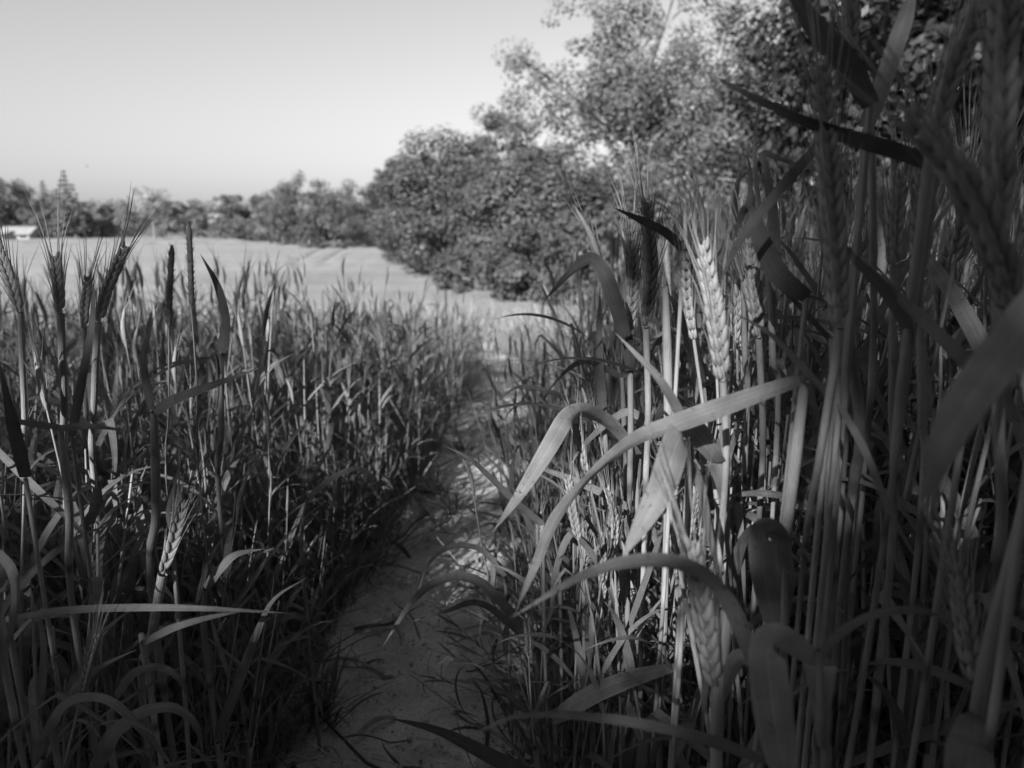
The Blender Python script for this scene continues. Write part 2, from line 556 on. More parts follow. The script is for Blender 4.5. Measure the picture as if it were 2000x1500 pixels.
def tree(name, label, X, Y, h, rx, base=0.12, leaf=0.10, nleaf=9000, nclump=90, clump_r=None, mat='crown', bark='bark', group=None, ry=None,
         limbs=7, fill=0.55, hole=None, shape=0.9, cat='tree', peak=0.5, size_z=None, branches=()):
    z0 = float(g(X, Y))
    root = empty(name, (X, Y, z0))
    tag(root, label, cat, group)
    ry = ry or rx
    me, tc = trunk_mesh(h * 0.86, max(0.05, 0.022 * h), (rng.uniform(-.1, .1) * rx, rng.uniform(-.1, .1) * rx), bark)
    link('trunk', me, root)
    cz = h * (base + (1 - base) * peak); hz_up = h - cz; hz_dn = cz - h * base
    ctr = np.array((0, 0, cz))
    # clumps through the crown: most near its outside, uneven
    C = []
    while len(C) < nclump:
        d = norm(rng.normal(0, 1, 3))
        rr = rng.uniform(fill, 1.0) ** shape
        z = d[2] * (hz_up if d[2] > 0 else hz_dn)
        lump = 1 + 0.16 * math.sin(3.1 * math.atan2(d[1], d[0]) + 5 * d[2] + h)
        C.append(ctr + np.array((d[0] * rx * lump, d[1] * ry * lump, z)) * rr)
    C = np.array(C)
    cr = clump_r or 0.24 * rx
    R = cr * rng.uniform(0.55, 1.35, nclump)
    nleaf = int(nleaf * 1.5); leaf = leaf * 0.92
    K = np.maximum(8, (nleaf * R ** 2 / (R ** 2).sum()).astype(int))
    V, Q, rn = leaf_cloud(C, R, K, leaf, 0.7, 0.75, ctr)
    if hole is not None:
        keep = ~hole(V.reshape(-1, 4, 3).mean(1) + np.array((X, Y, z0)))
        V = V.reshape(-1, 4, 3)[keep].reshape(-1, 3); rn = rn.reshape(-1, 4)[keep].ravel(); Q = np.arange(len(V)).reshape(-1, 4)
    link('crown', mesh_from('crown', V, Q, [M[mat]], None, None, rn, False), root)
    far = np.argsort(-np.linalg.norm((C - ctr) / np.array((rx, ry, max(hz_up, hz_dn))), axis=1))
    order = list(far[:limbs // 2 + 2]) + list(rng.permutation(nclump)[:limbs - limbs // 2])
    for k in order:
        e = C[k] * np.array((.97, .97, 1.0))
        st = tc[int(np.clip(np.searchsorted(tc[:, 2], e[2] * 0.62), 1, len(tc) - 2))]
        mid = (st + e) / 2 + np.array((0, 0, 0.10 * h * rng.uniform(-.3, .6)))
        G = Geo().add(tube(curve([st, mid, e], 8), max(0.02, 0.007 * h) * np.linspace(1, 0.25, 8), 6))
        link('limb', G.mesh('limb', [M[bark]]), root)
    return root

def tree_px(name, label, px, Y, py_top, half_px, **kw):
    h = z_at(py_top, Y) - float(g(0, Y))
    X = x_at(px, Y, float(g(0, Y)) + h * 0.4)
    return tree(name, label, X, Y, h, half_px * Y / FPX, **kw)

HG = 'bushy trees along the field edge'
# the leafy hedge that closes the field, from the near end to the far end
tree_px('hedge_tree', 'dense leafy hedge tree at the near end of the hedge, just behind the rye ears', 1230, 15.0, 330, 165, base=0.0, leaf=0.115, nleaf=15000, nclump=120, group=HG, peak=.42)
tree_px('hedge_tree', 'lowest rounded bush of the hedge, its foot touching the sunlit crop', 1065, 16.4, 400, 120, base=0.0, leaf=0.11, nleaf=11000, nclump=100, group=HG, peak=.4)
tree_px('hedge_tree', 'broad hedge tree below the tall pale tree', 1030, 19.5, 272, 180, base=0.0, leaf=0.115, nleaf=21000, nclump=150, group=HG, peak=.45)
tree_px('hedge_tree', 'rounded hedge tree with the highest dome of the hedge', 880, 24.0, 262, 125, base=0.0, leaf=0.12, nleaf=19000, nclump=140, group=HG, peak=.5)
tree_px('hedge_tree', 'hedge tree between the highest dome and the sheer far end of the hedge', 815, 31.0, 282, 85, base=0.0, leaf=0.13, nleaf=11000, nclump=110, group=HG, peak=.5)
tree_px('hedge_tree', 'hedge tree at the sheer far end of the hedge, beside the open sky', 768, 38.0, 305, 48, base=0.0, leaf=0.14, nleaf=7000, nclump=80, group=HG, peak=.55)
tree_px('hedge_tree', 'small low bush in the gap at the foot of the hedge', 930, 18.8, 470, 85, base=0.0, leaf=0.1, nleaf=6000, nclump=60, group=HG, peak=.45)
# taller trees behind the hedge
TG = 'tall trees behind the hedge'
tree_px('birch_tree', 'tall pale airy tree with sky showing through its crown', 1230, 23.0, -110, 225, base=0.14, leaf=0.12, nleaf=18500, nclump=190, mat='crown_pale', bark='bark_pale', group=TG, fill=.15, clump_r=.55, limbs=22, peak=.5)
tree_px('birch_tree', 'second pale airy tree, overlapping the first on its shaded side', 1410, 21.0, 20, 175, base=0.15, leaf=0.12, nleaf=12500, nclump=140, mat='crown_pale', bark='bark_pale', group=TG, fill=.15, clump_r=.6, limbs=14, peak=.5)
tree_px('birch_tree', 'grey bushy tree peeping over the dome of the hedge', 1000, 27.0, 188, 92, base=0.2, leaf=0.12, nleaf=11000, nclump=110, mat='crown_far', group=TG, limbs=6)
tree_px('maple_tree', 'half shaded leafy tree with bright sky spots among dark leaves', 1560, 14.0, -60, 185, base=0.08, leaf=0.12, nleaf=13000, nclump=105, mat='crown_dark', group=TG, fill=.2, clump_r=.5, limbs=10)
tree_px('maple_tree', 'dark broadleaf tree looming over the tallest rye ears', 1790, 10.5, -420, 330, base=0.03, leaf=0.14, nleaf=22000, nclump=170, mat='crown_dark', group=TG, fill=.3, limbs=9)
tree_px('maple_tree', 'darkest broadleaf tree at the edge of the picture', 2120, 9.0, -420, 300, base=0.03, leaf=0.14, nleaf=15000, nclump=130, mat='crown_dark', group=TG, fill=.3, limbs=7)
# far row across the field
FG = 'trees across the field'
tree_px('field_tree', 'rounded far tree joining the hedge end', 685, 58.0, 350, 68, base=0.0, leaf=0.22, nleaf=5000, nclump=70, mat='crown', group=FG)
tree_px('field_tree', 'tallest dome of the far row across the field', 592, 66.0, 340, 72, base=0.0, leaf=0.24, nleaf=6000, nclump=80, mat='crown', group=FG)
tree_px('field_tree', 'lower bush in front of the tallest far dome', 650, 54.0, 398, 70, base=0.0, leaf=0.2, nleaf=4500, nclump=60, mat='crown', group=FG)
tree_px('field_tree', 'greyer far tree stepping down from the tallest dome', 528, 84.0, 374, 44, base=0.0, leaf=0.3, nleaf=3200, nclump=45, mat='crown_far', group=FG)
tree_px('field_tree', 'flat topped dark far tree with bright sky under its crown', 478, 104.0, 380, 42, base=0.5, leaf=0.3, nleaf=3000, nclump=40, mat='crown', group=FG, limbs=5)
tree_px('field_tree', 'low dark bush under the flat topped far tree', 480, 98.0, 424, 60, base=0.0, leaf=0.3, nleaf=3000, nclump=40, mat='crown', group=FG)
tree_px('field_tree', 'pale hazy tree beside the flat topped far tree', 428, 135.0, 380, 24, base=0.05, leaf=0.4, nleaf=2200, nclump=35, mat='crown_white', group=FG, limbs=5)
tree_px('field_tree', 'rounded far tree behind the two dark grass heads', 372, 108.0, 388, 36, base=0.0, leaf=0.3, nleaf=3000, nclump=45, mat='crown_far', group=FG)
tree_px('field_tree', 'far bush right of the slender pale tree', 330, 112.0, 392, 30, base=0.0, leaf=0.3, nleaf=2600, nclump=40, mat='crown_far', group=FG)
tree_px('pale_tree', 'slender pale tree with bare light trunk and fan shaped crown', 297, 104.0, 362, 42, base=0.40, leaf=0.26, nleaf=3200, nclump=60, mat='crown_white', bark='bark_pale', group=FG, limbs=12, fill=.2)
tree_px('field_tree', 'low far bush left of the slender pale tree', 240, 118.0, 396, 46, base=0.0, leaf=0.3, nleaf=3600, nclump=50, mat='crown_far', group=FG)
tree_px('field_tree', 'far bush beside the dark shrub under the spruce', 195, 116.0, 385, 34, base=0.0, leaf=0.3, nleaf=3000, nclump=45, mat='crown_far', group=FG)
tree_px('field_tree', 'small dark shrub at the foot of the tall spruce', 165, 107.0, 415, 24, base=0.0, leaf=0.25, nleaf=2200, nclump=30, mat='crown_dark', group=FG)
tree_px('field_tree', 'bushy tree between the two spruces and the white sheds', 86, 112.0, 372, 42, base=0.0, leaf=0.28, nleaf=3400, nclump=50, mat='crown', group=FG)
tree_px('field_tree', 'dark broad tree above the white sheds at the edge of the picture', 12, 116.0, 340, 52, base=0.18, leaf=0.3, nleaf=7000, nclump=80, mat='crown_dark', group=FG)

def spruce(label, px, Y, py_top, half_px, group):
    h = z_at(py_top, Y) - float(g(0, Y))
    X = x_at(px, Y, 2.0); z0 = float(g(X, Y))
    rx = half_px * Y / FPX
    root = empty('spruce_tree', (X, Y, z0)); tag(root, label, 'tree', group)
    me, _ = trunk_mesh(h * 0.98, 0.022 * h)
    link('trunk', me, root)
    C, R, K = [], [], []
    tiers = 17
    for i in range(tiers):
        s = i / (tiers - 1)
        z = h * (0.06 + 0.92 * s); rr = rx * (1 - s) ** 0.85 + 0.05
        nb = max(3, int(11 * (1 - s)) + 2)
        for k in range(nb):
            a = 2 * math.pi * (k + rng.random()) / nb
            for q in (0.35, 0.65, 0.95):
                qq = q * rr * rng.uniform(.8, 1.12)
                C.append((math.cos(a) * qq, math.sin(a) * qq, z - 0.22 * qq)); R.append(0.12 * rr + 0.16); K.append(int(9 + 14 * (1 - s)))
    V, Q, rn = leaf_cloud(C, R, K, 0.40, 0.3, 0.5, np.array((0, 0, h * .4)))
    link('crown', mesh_from('crown', V, Q, [M['needle']], None, None, rn, False), root)
spruce('tall pointed spruce standing across the field', 134, 110, 332, 48, 'spruces across the field')
spruce('smaller spruce tip beside the tall pointed spruce', 90, 118, 353, 26, 'spruces across the field')

# wooded hill far behind
Cw, Rw, Kw = [], [], []
for k in range(420):
    x = rng.uniform(-190, 20); y = rng.uniform(205, 260)
    t = (x + 190) / 210
    hh = float(g(x, y)) + rng.uniform(1.5, 7.5) - 2.2 * t
    Cw.append((x, y, hh)); Rw.append(rng.uniform(2.2, 4.5)); Kw.append(60)
V, Q, rn = leaf_cloud(Cw, Rw, Kw, 0.8, 0.2, 0.7, np.array((-80, 230, 0)))
wood = link('distant_wood', mesh_from('distant_wood', V, Q, [M['crown_far']], None, None, rn, False))
tag(wood, 'far wooded rise behind the trees across the field', 'wood', None, 'stuff')

# white sheds at the far field edge
M['white'] = plain_mat('white_paint', 0.42, 0.7, 2.0, 0.0, spread=0.08)
M['roof'] = plain_mat('pale_roof', 0.27, 0.6, 1.0, 0.0, spread=0.15)
M['pane'] = plain_mat('dark_pane', 0.05, 0.2, 2.0, 0.0)
def box_geo(G, x0, x1, y0, y1, z0, z1):
    V = np.array([(x0, y0, z0), (x1, y0, z0), (x1, y1, z0), (x0, y1, z0), (x0, y0, z1), (x1, y0, z1), (x1, y1, z1), (x0, y1, z1)], float)
    Q = [(0, 1, 5, 4), (1, 2, 6, 5), (2, 3, 7, 6), (3, 0, 4, 7), (4, 5, 6, 7), (3, 2, 1, 0)]
    return G.add((V, Q, np.zeros((8, 2))))
def shed(label, px, Y, wx, dy, hw, hr, rz):
    X = x_at(px, Y, -1.0)
    root = empty('white_shed', (X, Y, float(g(X, Y)) + .2), rz); tag(root, label, 'building', 'white sheds at the far field edge')
    link('wall', box_geo(Geo(), -wx / 2, wx / 2, -dy / 2, dy / 2, 0, hw).mesh('wall', [M['white']]), root).data.polygons.foreach_set('use_smooth', np.zeros(6, bool))
    V = np.array([(-wx / 2 - .3, -dy / 2 - .4, hw - .02), (wx / 2 + .3, -dy / 2 - .4, hw - .02), (wx / 2 + .3, dy / 2 + .4, hw - .02), (-wx / 2 - .3, dy / 2 + .4, hw - .02), (-wx / 2 - .3, 0, hw + hr), (wx / 2 + .3, 0, hw + hr)], float)
    me = bpy.data.meshes.new('roof'); me.from_pydata(V.tolist(), [], [(0, 1, 5, 4), (2, 3, 4, 5), (1, 2, 5), (3, 0, 4), (3, 2, 1, 0)]); me.materials.append(M['roof'])
    link('roof', me, root)
    for k in (-0.3, 0.3):
        w_ = link('window', box_geo(Geo(), k * wx - .45, k * wx + .45, -dy / 2 - .06, -dy / 2 - .01, hw * .4, hw * .85).mesh('window', [M['pane']]), root)
        w_.data.polygons.foreach_set('use_smooth', np.zeros(6, bool))
shed('long white shed with a pale roof under the dark broad tree', 42, 106, 3.9, 4.0, 0.75, 1.05, 0.1)
shed('smaller white shed at the very edge of the picture', 4, 104, 2.6, 3.0, 0.8, 0.45, -0.1)

# a bird high over the trees across the field
bx, by, bz = P(170, 325, 60)
br = empty('bird', (bx, by, bz)); tag(br, 'tiny dark bird flying high over the tall spruce', 'bird')
link('body', Geo().add(tube([(-.10, 0, 0), (-.05, 0, 0), (.02, 0, .01), (.09, 0, .01), (.13, 0, 0)], np.array([.004, .02, .035, .02, .004]), 8)).mesh('body', [M['crown_dark']]), br)
for s in (-1, 1):
    link('wing', Geo().add(ribbon(curve([(.02, 0, .01), (.03, s * .08, .05), (-.02, s * .17, .03)], 8), blade_width(8, .07), (1, 0, 0))).mesh('wing', [M['crown_dark']]), br)

# trees standing behind the viewer, towards the sun: they shade the near crop
def hole(p):
    """leaves cut away along the sun direction so that chosen spots are lit"""
    k = np.zeros(len(p), bool)
    for (c, r) in GAPS:
        q = p - np.asarray(c)
        s = np.array(SUN)
        d = q - (q @ s)[:, None] * s
        k |= (np.linalg.norm(d, axis=1) < r) & (q @ s > 0.5)
    return k
GAPS = [(P(1090, 900, .65), .10), (P(1290, 920, .46), .06), (P(930, 940, 2.5), .16), (P(770, 1070, 1.5), .09), (P(1220, 720, .55), .06), (P(1590, 900, .48), .04), (P(1450, 780, .47), .04), (P(1380, 560, .55), .05), (P(350, 1190, .61), .05), (P(335, 1080, .66), .04), (P(1120, 1130, .39), .07), (P(950, 800, 3.6), .20), (P(1040, 640, 2.6), .2)]  # spots to be sunlit, with the radius of crown cut open above each
SG = 'shade trees beside the path'
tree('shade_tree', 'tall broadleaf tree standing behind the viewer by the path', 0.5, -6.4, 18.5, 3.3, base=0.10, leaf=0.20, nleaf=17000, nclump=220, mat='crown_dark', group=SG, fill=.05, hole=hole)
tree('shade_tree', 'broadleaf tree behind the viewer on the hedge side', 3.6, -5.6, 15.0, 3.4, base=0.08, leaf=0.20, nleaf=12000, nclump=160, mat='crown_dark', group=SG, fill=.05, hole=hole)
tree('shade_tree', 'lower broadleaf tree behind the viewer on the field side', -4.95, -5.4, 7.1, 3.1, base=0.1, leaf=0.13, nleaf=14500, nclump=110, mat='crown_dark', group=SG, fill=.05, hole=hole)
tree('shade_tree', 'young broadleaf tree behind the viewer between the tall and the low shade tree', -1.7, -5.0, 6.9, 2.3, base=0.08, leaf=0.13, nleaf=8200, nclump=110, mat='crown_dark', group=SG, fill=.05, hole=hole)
# unseen bushes and trees added around the viewer to block skylight and deepen shade
WG = 'added sky blockers around the viewer'
for k, (x, y, h, rx, n) in enumerate(((-6.2, -3.6, 2.9, 1.7, 5000), (-3.4, -3.5, 2.7, 1.7, 5000), (-0.6, -3.3, 2.6, 1.7, 5000), (2.2, -3.2, 3.4, 1.8, 6000), (4.6, -2.0, 6.0, 2.0, 7000),
                                     (5.6, 1.2, 9.5, 2.3, 9000), (6.6, 4.6, 9.0, 2.2, 7000))):
    tree('sky_block_tree', ('low bush', 'second low bush', 'third low bush', 'taller bush', 'young tree', 'dark tree', 'last dark tree')[k] + ' added unseen around the viewer to block skylight, counted from the field side', x, y, h, rx,
         base=0.0, leaf=0.17, nleaf=int(n * .62), nclump=90, mat='crown_dark', group=WG, fill=.2, limbs=4)

# ------------------------------------------------------------------ rye
def rand_blade(L, wmax, e0, k, kink=None, az=0.0, twist=0.0, n=15, cols=5, fold=0.18, p=1.6):
    """blade leaving the stalk at elevation e0, bending over by k radians; kink = (where, how much)"""
    ds = L / (n - 1)
    s = np.linspace(0, 1, n)
    el = e0 - k * s ** p
    if kink:
        el = el - kink[1] * smooth(kink[0] - 0.03, kink[0] + 0.03, s)
    x = np.concatenate([[0], np.cumsum(np.cos(el[:-1]) * ds)]); z = np.concatenate([[0], np.cumsum(np.sin(el[:-1]) * ds)])
    a = az + twist * 0.5 * s ** 2
    c = np.stack([np.cumsum(np.gradient(x) * np.cos(a)), np.cumsum(np.gradient(x) * np.sin(a)), z], -1)
    c -= c[0]
    sd = np.stack([-np.sin(a), np.cos(a), 0 * a], -1)
    t = tangents(c); nm = np.cross(t, norm(sd))
    th = twist * s
    sd = sd * np.cos(th)[:, None] + nm * np.sin(th)[:, None]
    return ribbon(c, blade_width(n, wmax), sd, fold, cols, 0.05 if cols > 3 else 0.0)

def variant(seed, low=False, has_ear=True, short=False):
    """one rye plant 1 m tall: dict of parts as Geo"""
    r = random.Random(seed)
    H = 0.86 if has_ear else r.uniform(0.72, 0.84)
    n = 7 if low else 16
    s = np.linspace(0, 1, n)
    bx, by = r.uniform(-.07, .07), r.uniform(-.07, .07)
    c = np.stack([bx * s ** 2 + 0.006 * np.sin(s * 7 + seed), by * s ** 2 + 0.006 * np.cos(s * 6), s * H], -1)
    rad = 0.0026 * (1 - 0.35 * s)
    if not low:
        for k in (0.22, 0.50, 0.74):
            rad = rad * (1 + 0.28 * np.exp(-((s - k) / 0.02) ** 2) + 0.30 * smooth(k, k + 0.03, s) * (1 - smooth(k + 0.10, k + 0.18, s)))
    G = Geo().add(tube(c, rad, 4 if low else 7), 1)
    out = {'stalk': G, 'leaves': [], 'ear': None, 'awns': None}
    nl = r.choice((5, 6, 6)) if low else r.choice((7, 8, 8))
    az0 = r.uniform(0, 6.28)
    for i in range(nl):
        f = 0.12 + 0.80 * (i + r.uniform(.1, .8)) / nl
        k = int(f * (n - 1)); base = c[k]
        az = az0 + i * 2.6 + r.uniform(-.5, .5)
        top = i == nl - 1
        L = r.uniform(.17, .30) * (0.85 if top else 1.0)
        kink = (r.uniform(.3, .65), r.uniform(1.0, 2.2)) if r.random() < 0.3 else None
        V, Q, U = rand_blade(L, r.uniform(.009, .0165) * (1.25 if low else 1.0), r.uniform(.75, 1.42), r.uniform(.3, 2.2), kink, az, r.uniform(-1.4, 1.4), 6 if low else 16, 3 if low else 5)
        out['leaves'].append(Geo().add((V + base, Q, U), 0))
    if has_ear:
        d = norm(c[-1] - c[-2])
        lean = np.array((r.uniform(-.25, .25), r.uniform(-.25, .25), 0))
        ec = curve([c[-1], c[-1] + d * .045, c[-1] + d * .09 + lean * .045], 9)
        out['ear'] = Geo(); E = ear_geo(ec, r.uniform(.85, 1.05), low)
        V, Q, U, I = E.arrays(); out['ear'].add((V, Q, U), 2)
        V, Q, U, I = awn_geo(ec, 1.0, 19, low).arrays(); out['awns'] = Geo().add((V, Q, U), 2)
    return out

MATS = [M['leaf'], M['stem'], M['ear']]
PROTO = []
for sd in range(14):
    vv = variant(100 + sd, False, sd % 2 == 0)
    d = {'stalk': vv['stalk'].mesh('stalk', MATS), 'leaf': [q.mesh('leaf', MATS) for q in vv['leaves']]}
    if vv['ear']:
        d['ear'] = vv['ear'].mesh('ear', MATS); d['awn'] = vv['awns'].mesh('awn_tuft', MATS)
    PROTO.append(d)

def place_plant(proto, x, y, scale, rz, lean, label, group, first=[True]):
    root = empty('rye_plant', (x, y, float(g(x, y)) - 0.004), rz)
    root.rotation_euler = (Matrix.Rotation(lean[1], 3, 'Y') @ Matrix.Rotation(lean[0], 3, 'X') @ Matrix.Rotation(rz, 3, 'Z')).to_euler()
    root.scale = (scale * 1.0, scale * 1.0, scale)
    tag(root, label, 'rye plant', group)
    link('stalk', proto['stalk'], root)
    for m in proto['leaf']:
        link('leaf', m, root)
    if 'ear' in proto:
        e = link('ear', proto['ear'], root)
        tag(link('awn_tuft', proto['awn'], e), kind='stuff')
    return root

# where plants stand
def crop_height(x, y):
    px = float(path_x(y)); hw = float(path_w(y))
    if x < px:
        e = (px - hw) - x
        return 0.75 * (0.66 + 0.34 * float(smooth(0.0, 0.14, e))) * (1 - 0.20 * float(smooth(2.4, 5.5, y)))
    e = x - (px + hw)
    return 0.92 * (0.62 + 0.38 * float(smooth(0.0, 0.34, e))) * (1 - 0.36 * float(smooth(1.2, 5, y)))

def in_crop(x, y):
    px = float(path_x(y)); hw = float(path_w(y))
    if y > 7.0:
        return True
    k = 0.95 + 0.16 * float(smooth(1.0, 1.8, y))
    return abs(x - px) > hw * (k if y < 5.5 else max(0, k - (y - 5.5) * 0.9))

cand = []
for (y0, y1, dens) in ((0.42, 1.0, 680), (1.0, 2.0, 520), (2.0, 3.5, 225), (3.5, 6.2, 90)):
    hwid = 0.74 * y1 + 0.45
    for _ in range(int((y1 - y0) * 2 * hwid * dens)):
        x = rng.uniform(-hwid, hwid); y = rng.uniform(y0, y1)
        if abs(x) > 0.72 * y + 0.42 or not in_crop(x, y):
            continue
        if x > -0.3:
            # room for the big foreground plants
            if y < 0.62 and x < 0.30: continue
            if y < 0.48: continue
        else:
            if y < 0.5 and x > -0.42: continue
        dd = math.hypot(x, y)
        cand.append((dd, x, y))
cand.sort()
def in_view(x, y):
    d = y * CP + 0.2
    return abs(x) / d < 0.72
N_IND = 150
near = [c for c in cand if in_view(c[1], c[2])][:N_IND]
nearset = set(near)
rest = [c for c in cand if c not in nearset]
for k, (dd, x, y) in enumerate(near):
    left = x < path_x(y)
    e = abs(x - float(path_x(y))) - float(path_w(y))
    ears = rng.random() < (0.16 if left else 0.42)
    p = PROTO[int(rng.integers(0, 7)) * 2 + (0 if ears else 1)]
    s = crop_height(x, y) * (rng.uniform(0.84, 1.08) if ears or rng.random() < .55 else rng.uniform(.5, .85))
    toward = 1.0 if left else -1.0
    ln = rng.normal(0, 0.07, 2)
    if e < 0.10:
        ln[1] += toward * rng.uniform(0.0, 0.10)
    if left:
        lab, gr = (('short rye plant leaning over the path from the open field side', 'rye leaning over the field side of the path') if e < 0.10 else
                   ('rye plant with an awned ear in the dense dark stand on the open field side', 'eared rye on the field side') if ears else
                   ('leafy rye plant without an ear in the dense dark stand on the open field side', 'leafy rye on the field side'))
    else:
        lab, gr = (('rye plant leaning over the path from the tall stand below the trees', 'rye leaning over the tree side of the path') if e < 0.10 else
                   ('rye plant with an awned ear in the tall stand on the tree side', 'eared rye on the tree side') if ears else
                   ('leafy rye plant without an ear in the tall stand on the tree side', 'leafy rye on the tree side'))
    place_plant(p, x, y, s, rng.uniform(0, 6.28), ln, lab, gr)

BROAD = []
for sd in range(8):
    r = random.Random(900 + sd)
    vv = variant(950 + sd, False, False)
    d = {'stalk': vv['stalk'].mesh('stalk', MATS), 'leaf': []}
    for k in range(r.choice((5, 6, 7))):
        kink = (r.uniform(.25, .6), r.uniform(.8, 1.8)) if r.random() < .4 else None
        V, Q, U = rand_blade(r.uniform(.20, .34), r.uniform(.011, .0185), r.uniform(.35, 1.3), r.uniform(.2, 1.7), kink, r.uniform(0, 6.28), r.uniform(-1.6, 1.6), 22, 5)
        d['leaf'].append(Geo().add((V + np.array((0, 0, r.uniform(.2, .8))), Q, U), 0).mesh('leaf', MATS))
    BROAD.append(d)
for k in range(92):
    right = k % 4 != 3
    if right:
        y = rng.uniform(.56, 1.15); x = rng.uniform(.22, .62 * y + .12)
    else:
        y = rng.uniform(.62, 1.2); x = -rng.uniform(.42, .66 * y + .1)
    if not in_crop(x, y): continue
    place_plant(BROAD[int(rng.integers(0, 8))], x, y, rng.uniform(.62, .95) * (1 if right else .82), rng.uniform(0, 6.28), rng.normal(0, .08, 2),
                'broad leaved rye plant filling the gaps between the stems of the tall stand' if right else 'broad leaved rye plant filling the gaps of the stand on the open field side',
                'broad leaved rye in the tall stand' if right else 'broad leaved rye on the field side')
# trampled plants lying across the near path
for k in range(12):
    y = rng.uniform(.82, 1.5); right = rng.random() < .68
    x = float(path_x(y)) + (1 if right else -1) * float(path_w(y)) * rng.uniform(1.0, 1.6)
    place_plant(PROTO[int(rng.integers(0, 7)) * 2 + 1], x, y, rng.uniform(.28, .42), rng.uniform(0, 6.28), (rng.normal(0, .35), (-1 if right else 1) * rng.uniform(.75, 1.3)),
                'trampled rye plant fallen from the tall stand across the near path' if right else 'trampled rye plant fallen from the open field side onto the near path',
                'rye fallen from the tall stand' if right else 'rye fallen from the field side')

def merge(name, variants, places, mats, label):
    """all the plants that nobody could count, as one mass"""
    VV, QQ, UU, II, RR, off = [], [], [], [], [], 0
    by = {}
    for (vi, x, y, z, s, rz, lx, ly) in places:
        by.setdefault(vi, []).append((x, y, z, s, rz, lx, ly))
    for vi, L in by.items():
        V, Q, U, I = variants[vi]
        A = np.array(L)
        c, s_ = np.cos(A[:, 4]), np.sin(A[:, 4])
        X = V[None, :, 0] * c[:, None] - V[None, :, 1] * s_[:, None]
        Y = V[None, :, 0] * s_[:, None] + V[None, :, 1] * c[:, None]
        Z = np.broadcast_to(V[None, :, 2], X.shape)
        X = X + Z * A[:, 5:6]; Y = Y + Z * A[:, 6:7]
        W = np.stack([X, Y, Z], -1) * A[:, None, 3:4] + A[:, None, :3]
        n, m = len(A), len(V)
        VV.append(W.reshape(-1, 3)); QQ.append((Q[None] + (np.arange(n) * m)[:, None, None]).reshape(-1, 4) + off)
        UU.append(np.tile(U, (n, 1))); II.append(np.tile(I, n)); RR.append(np.repeat(rng.random(n), m)); off += n * m
    o = link(name, mesh_from(name, np.concatenate(VV), np.concatenate(QQ), mats, np.concatenate(UU), np.concatenate(II), np.concatenate(RR)))
    tag(o, label, 'rye', None, 'stuff')
    return o

def flat(vv):
    G = Geo()
    for q in [vv['stalk']] + vv['leaves'] + [x for x in (vv['ear'], vv['awns']) if x]:
        V, Q, U, I = q.arrays()
        G.V.append(V); G.Q.append(Q + G.n); G.U.append(U); G.I.append(I); G.n += len(V)
    return G.arrays()
LOW = [flat(variant(300 + k, True, k % 2 == 0)) for k in range(16)]
SM = [M['leaf_s'], M['stem_s'], M['ear_s']]
pl = []
for dd, x, y in rest:
    left = x < path_x(y)
    ears = rng.random() < (0.14 if left else 0.5)
    e = abs(x - float(path_x(y))) - float(path_w(y))
    ly = (1 if left else -1) * rng.uniform(0, .15 if y < 1.3 else .10) if e < 0.1 and y < 6 else 0
    pl.append((int(rng.integers(0, 8)) * 2 + (0 if ears else 1), x, y, float(g(x, y)) - .004, crop_height(x, y) * (rng.uniform(.82, 1.08) if ears or rng.random() < .6 else rng.uniform(.5, .85)), rng.uniform(0, 6.28), rng.normal(0, .07) + ly, rng.normal(0, .07)))
merge('rye_crop', LOW, pl, SM, 'dense mass of rye behind the nearest plants on both sides of the path')

# low grass and lodged blades under the crop and along the path
def low_tuft(seed):
    r = random.Random(seed); G = Geo()
    for k in range(6):
        V, Q, U = rand_blade(r.uniform(.10, .34), r.uniform(.0035, .009), r.uniform(.35, 1.4), r.uniform(.3, 2.0), (r.uniform(.3, .7), r.uniform(.6, 1.6)) if r.random() < .3 else None, r.uniform(0, 6.28), r.uniform(-1.4, 1.4), 6, 3)
        G.add((V + np.array((r.uniform(-.03, .03), r.uniform(-.03, .03), 0)), Q, U), 0 if r.random() < .7 else 1)
    return G.arrays()
UV_ = [low_tuft(700 + k) for k in range(12)]
pl = []
for k in range(3900):
    y = 0.5 + 5.0 * rng.random() ** 1.5
    sd = -1 if rng.random() < .6 else 1
    e = abs(rng.normal(0, .13)) + .02 if rng.random() < .62 else rng.uniform(0, .75 * y + .2)
    x = float(path_x(y)) + sd * (float(path_w(y)) * 1.1 + e)
    if abs(x) > .75 * y + .35 or (y < .62 and x > -.3 and x < .25): continue
    pl.append((int(rng.integers(0, 12)), x, y, float(g(x, y)), rng.uniform(.55, 1.2) * (1.0 if e > .14 else .42), rng.uniform(0, 6.28), -sd * rng.uniform(-.1, .15 if y < 1.2 else .05), rng.normal(0, .15)))
u_ = merge('undergrowth', UV_, pl, [M['leaf_s'], M['dry_s']], 'low tangled grass and lodged blades at the foot of the rye')
u_['category'] = 'grass'

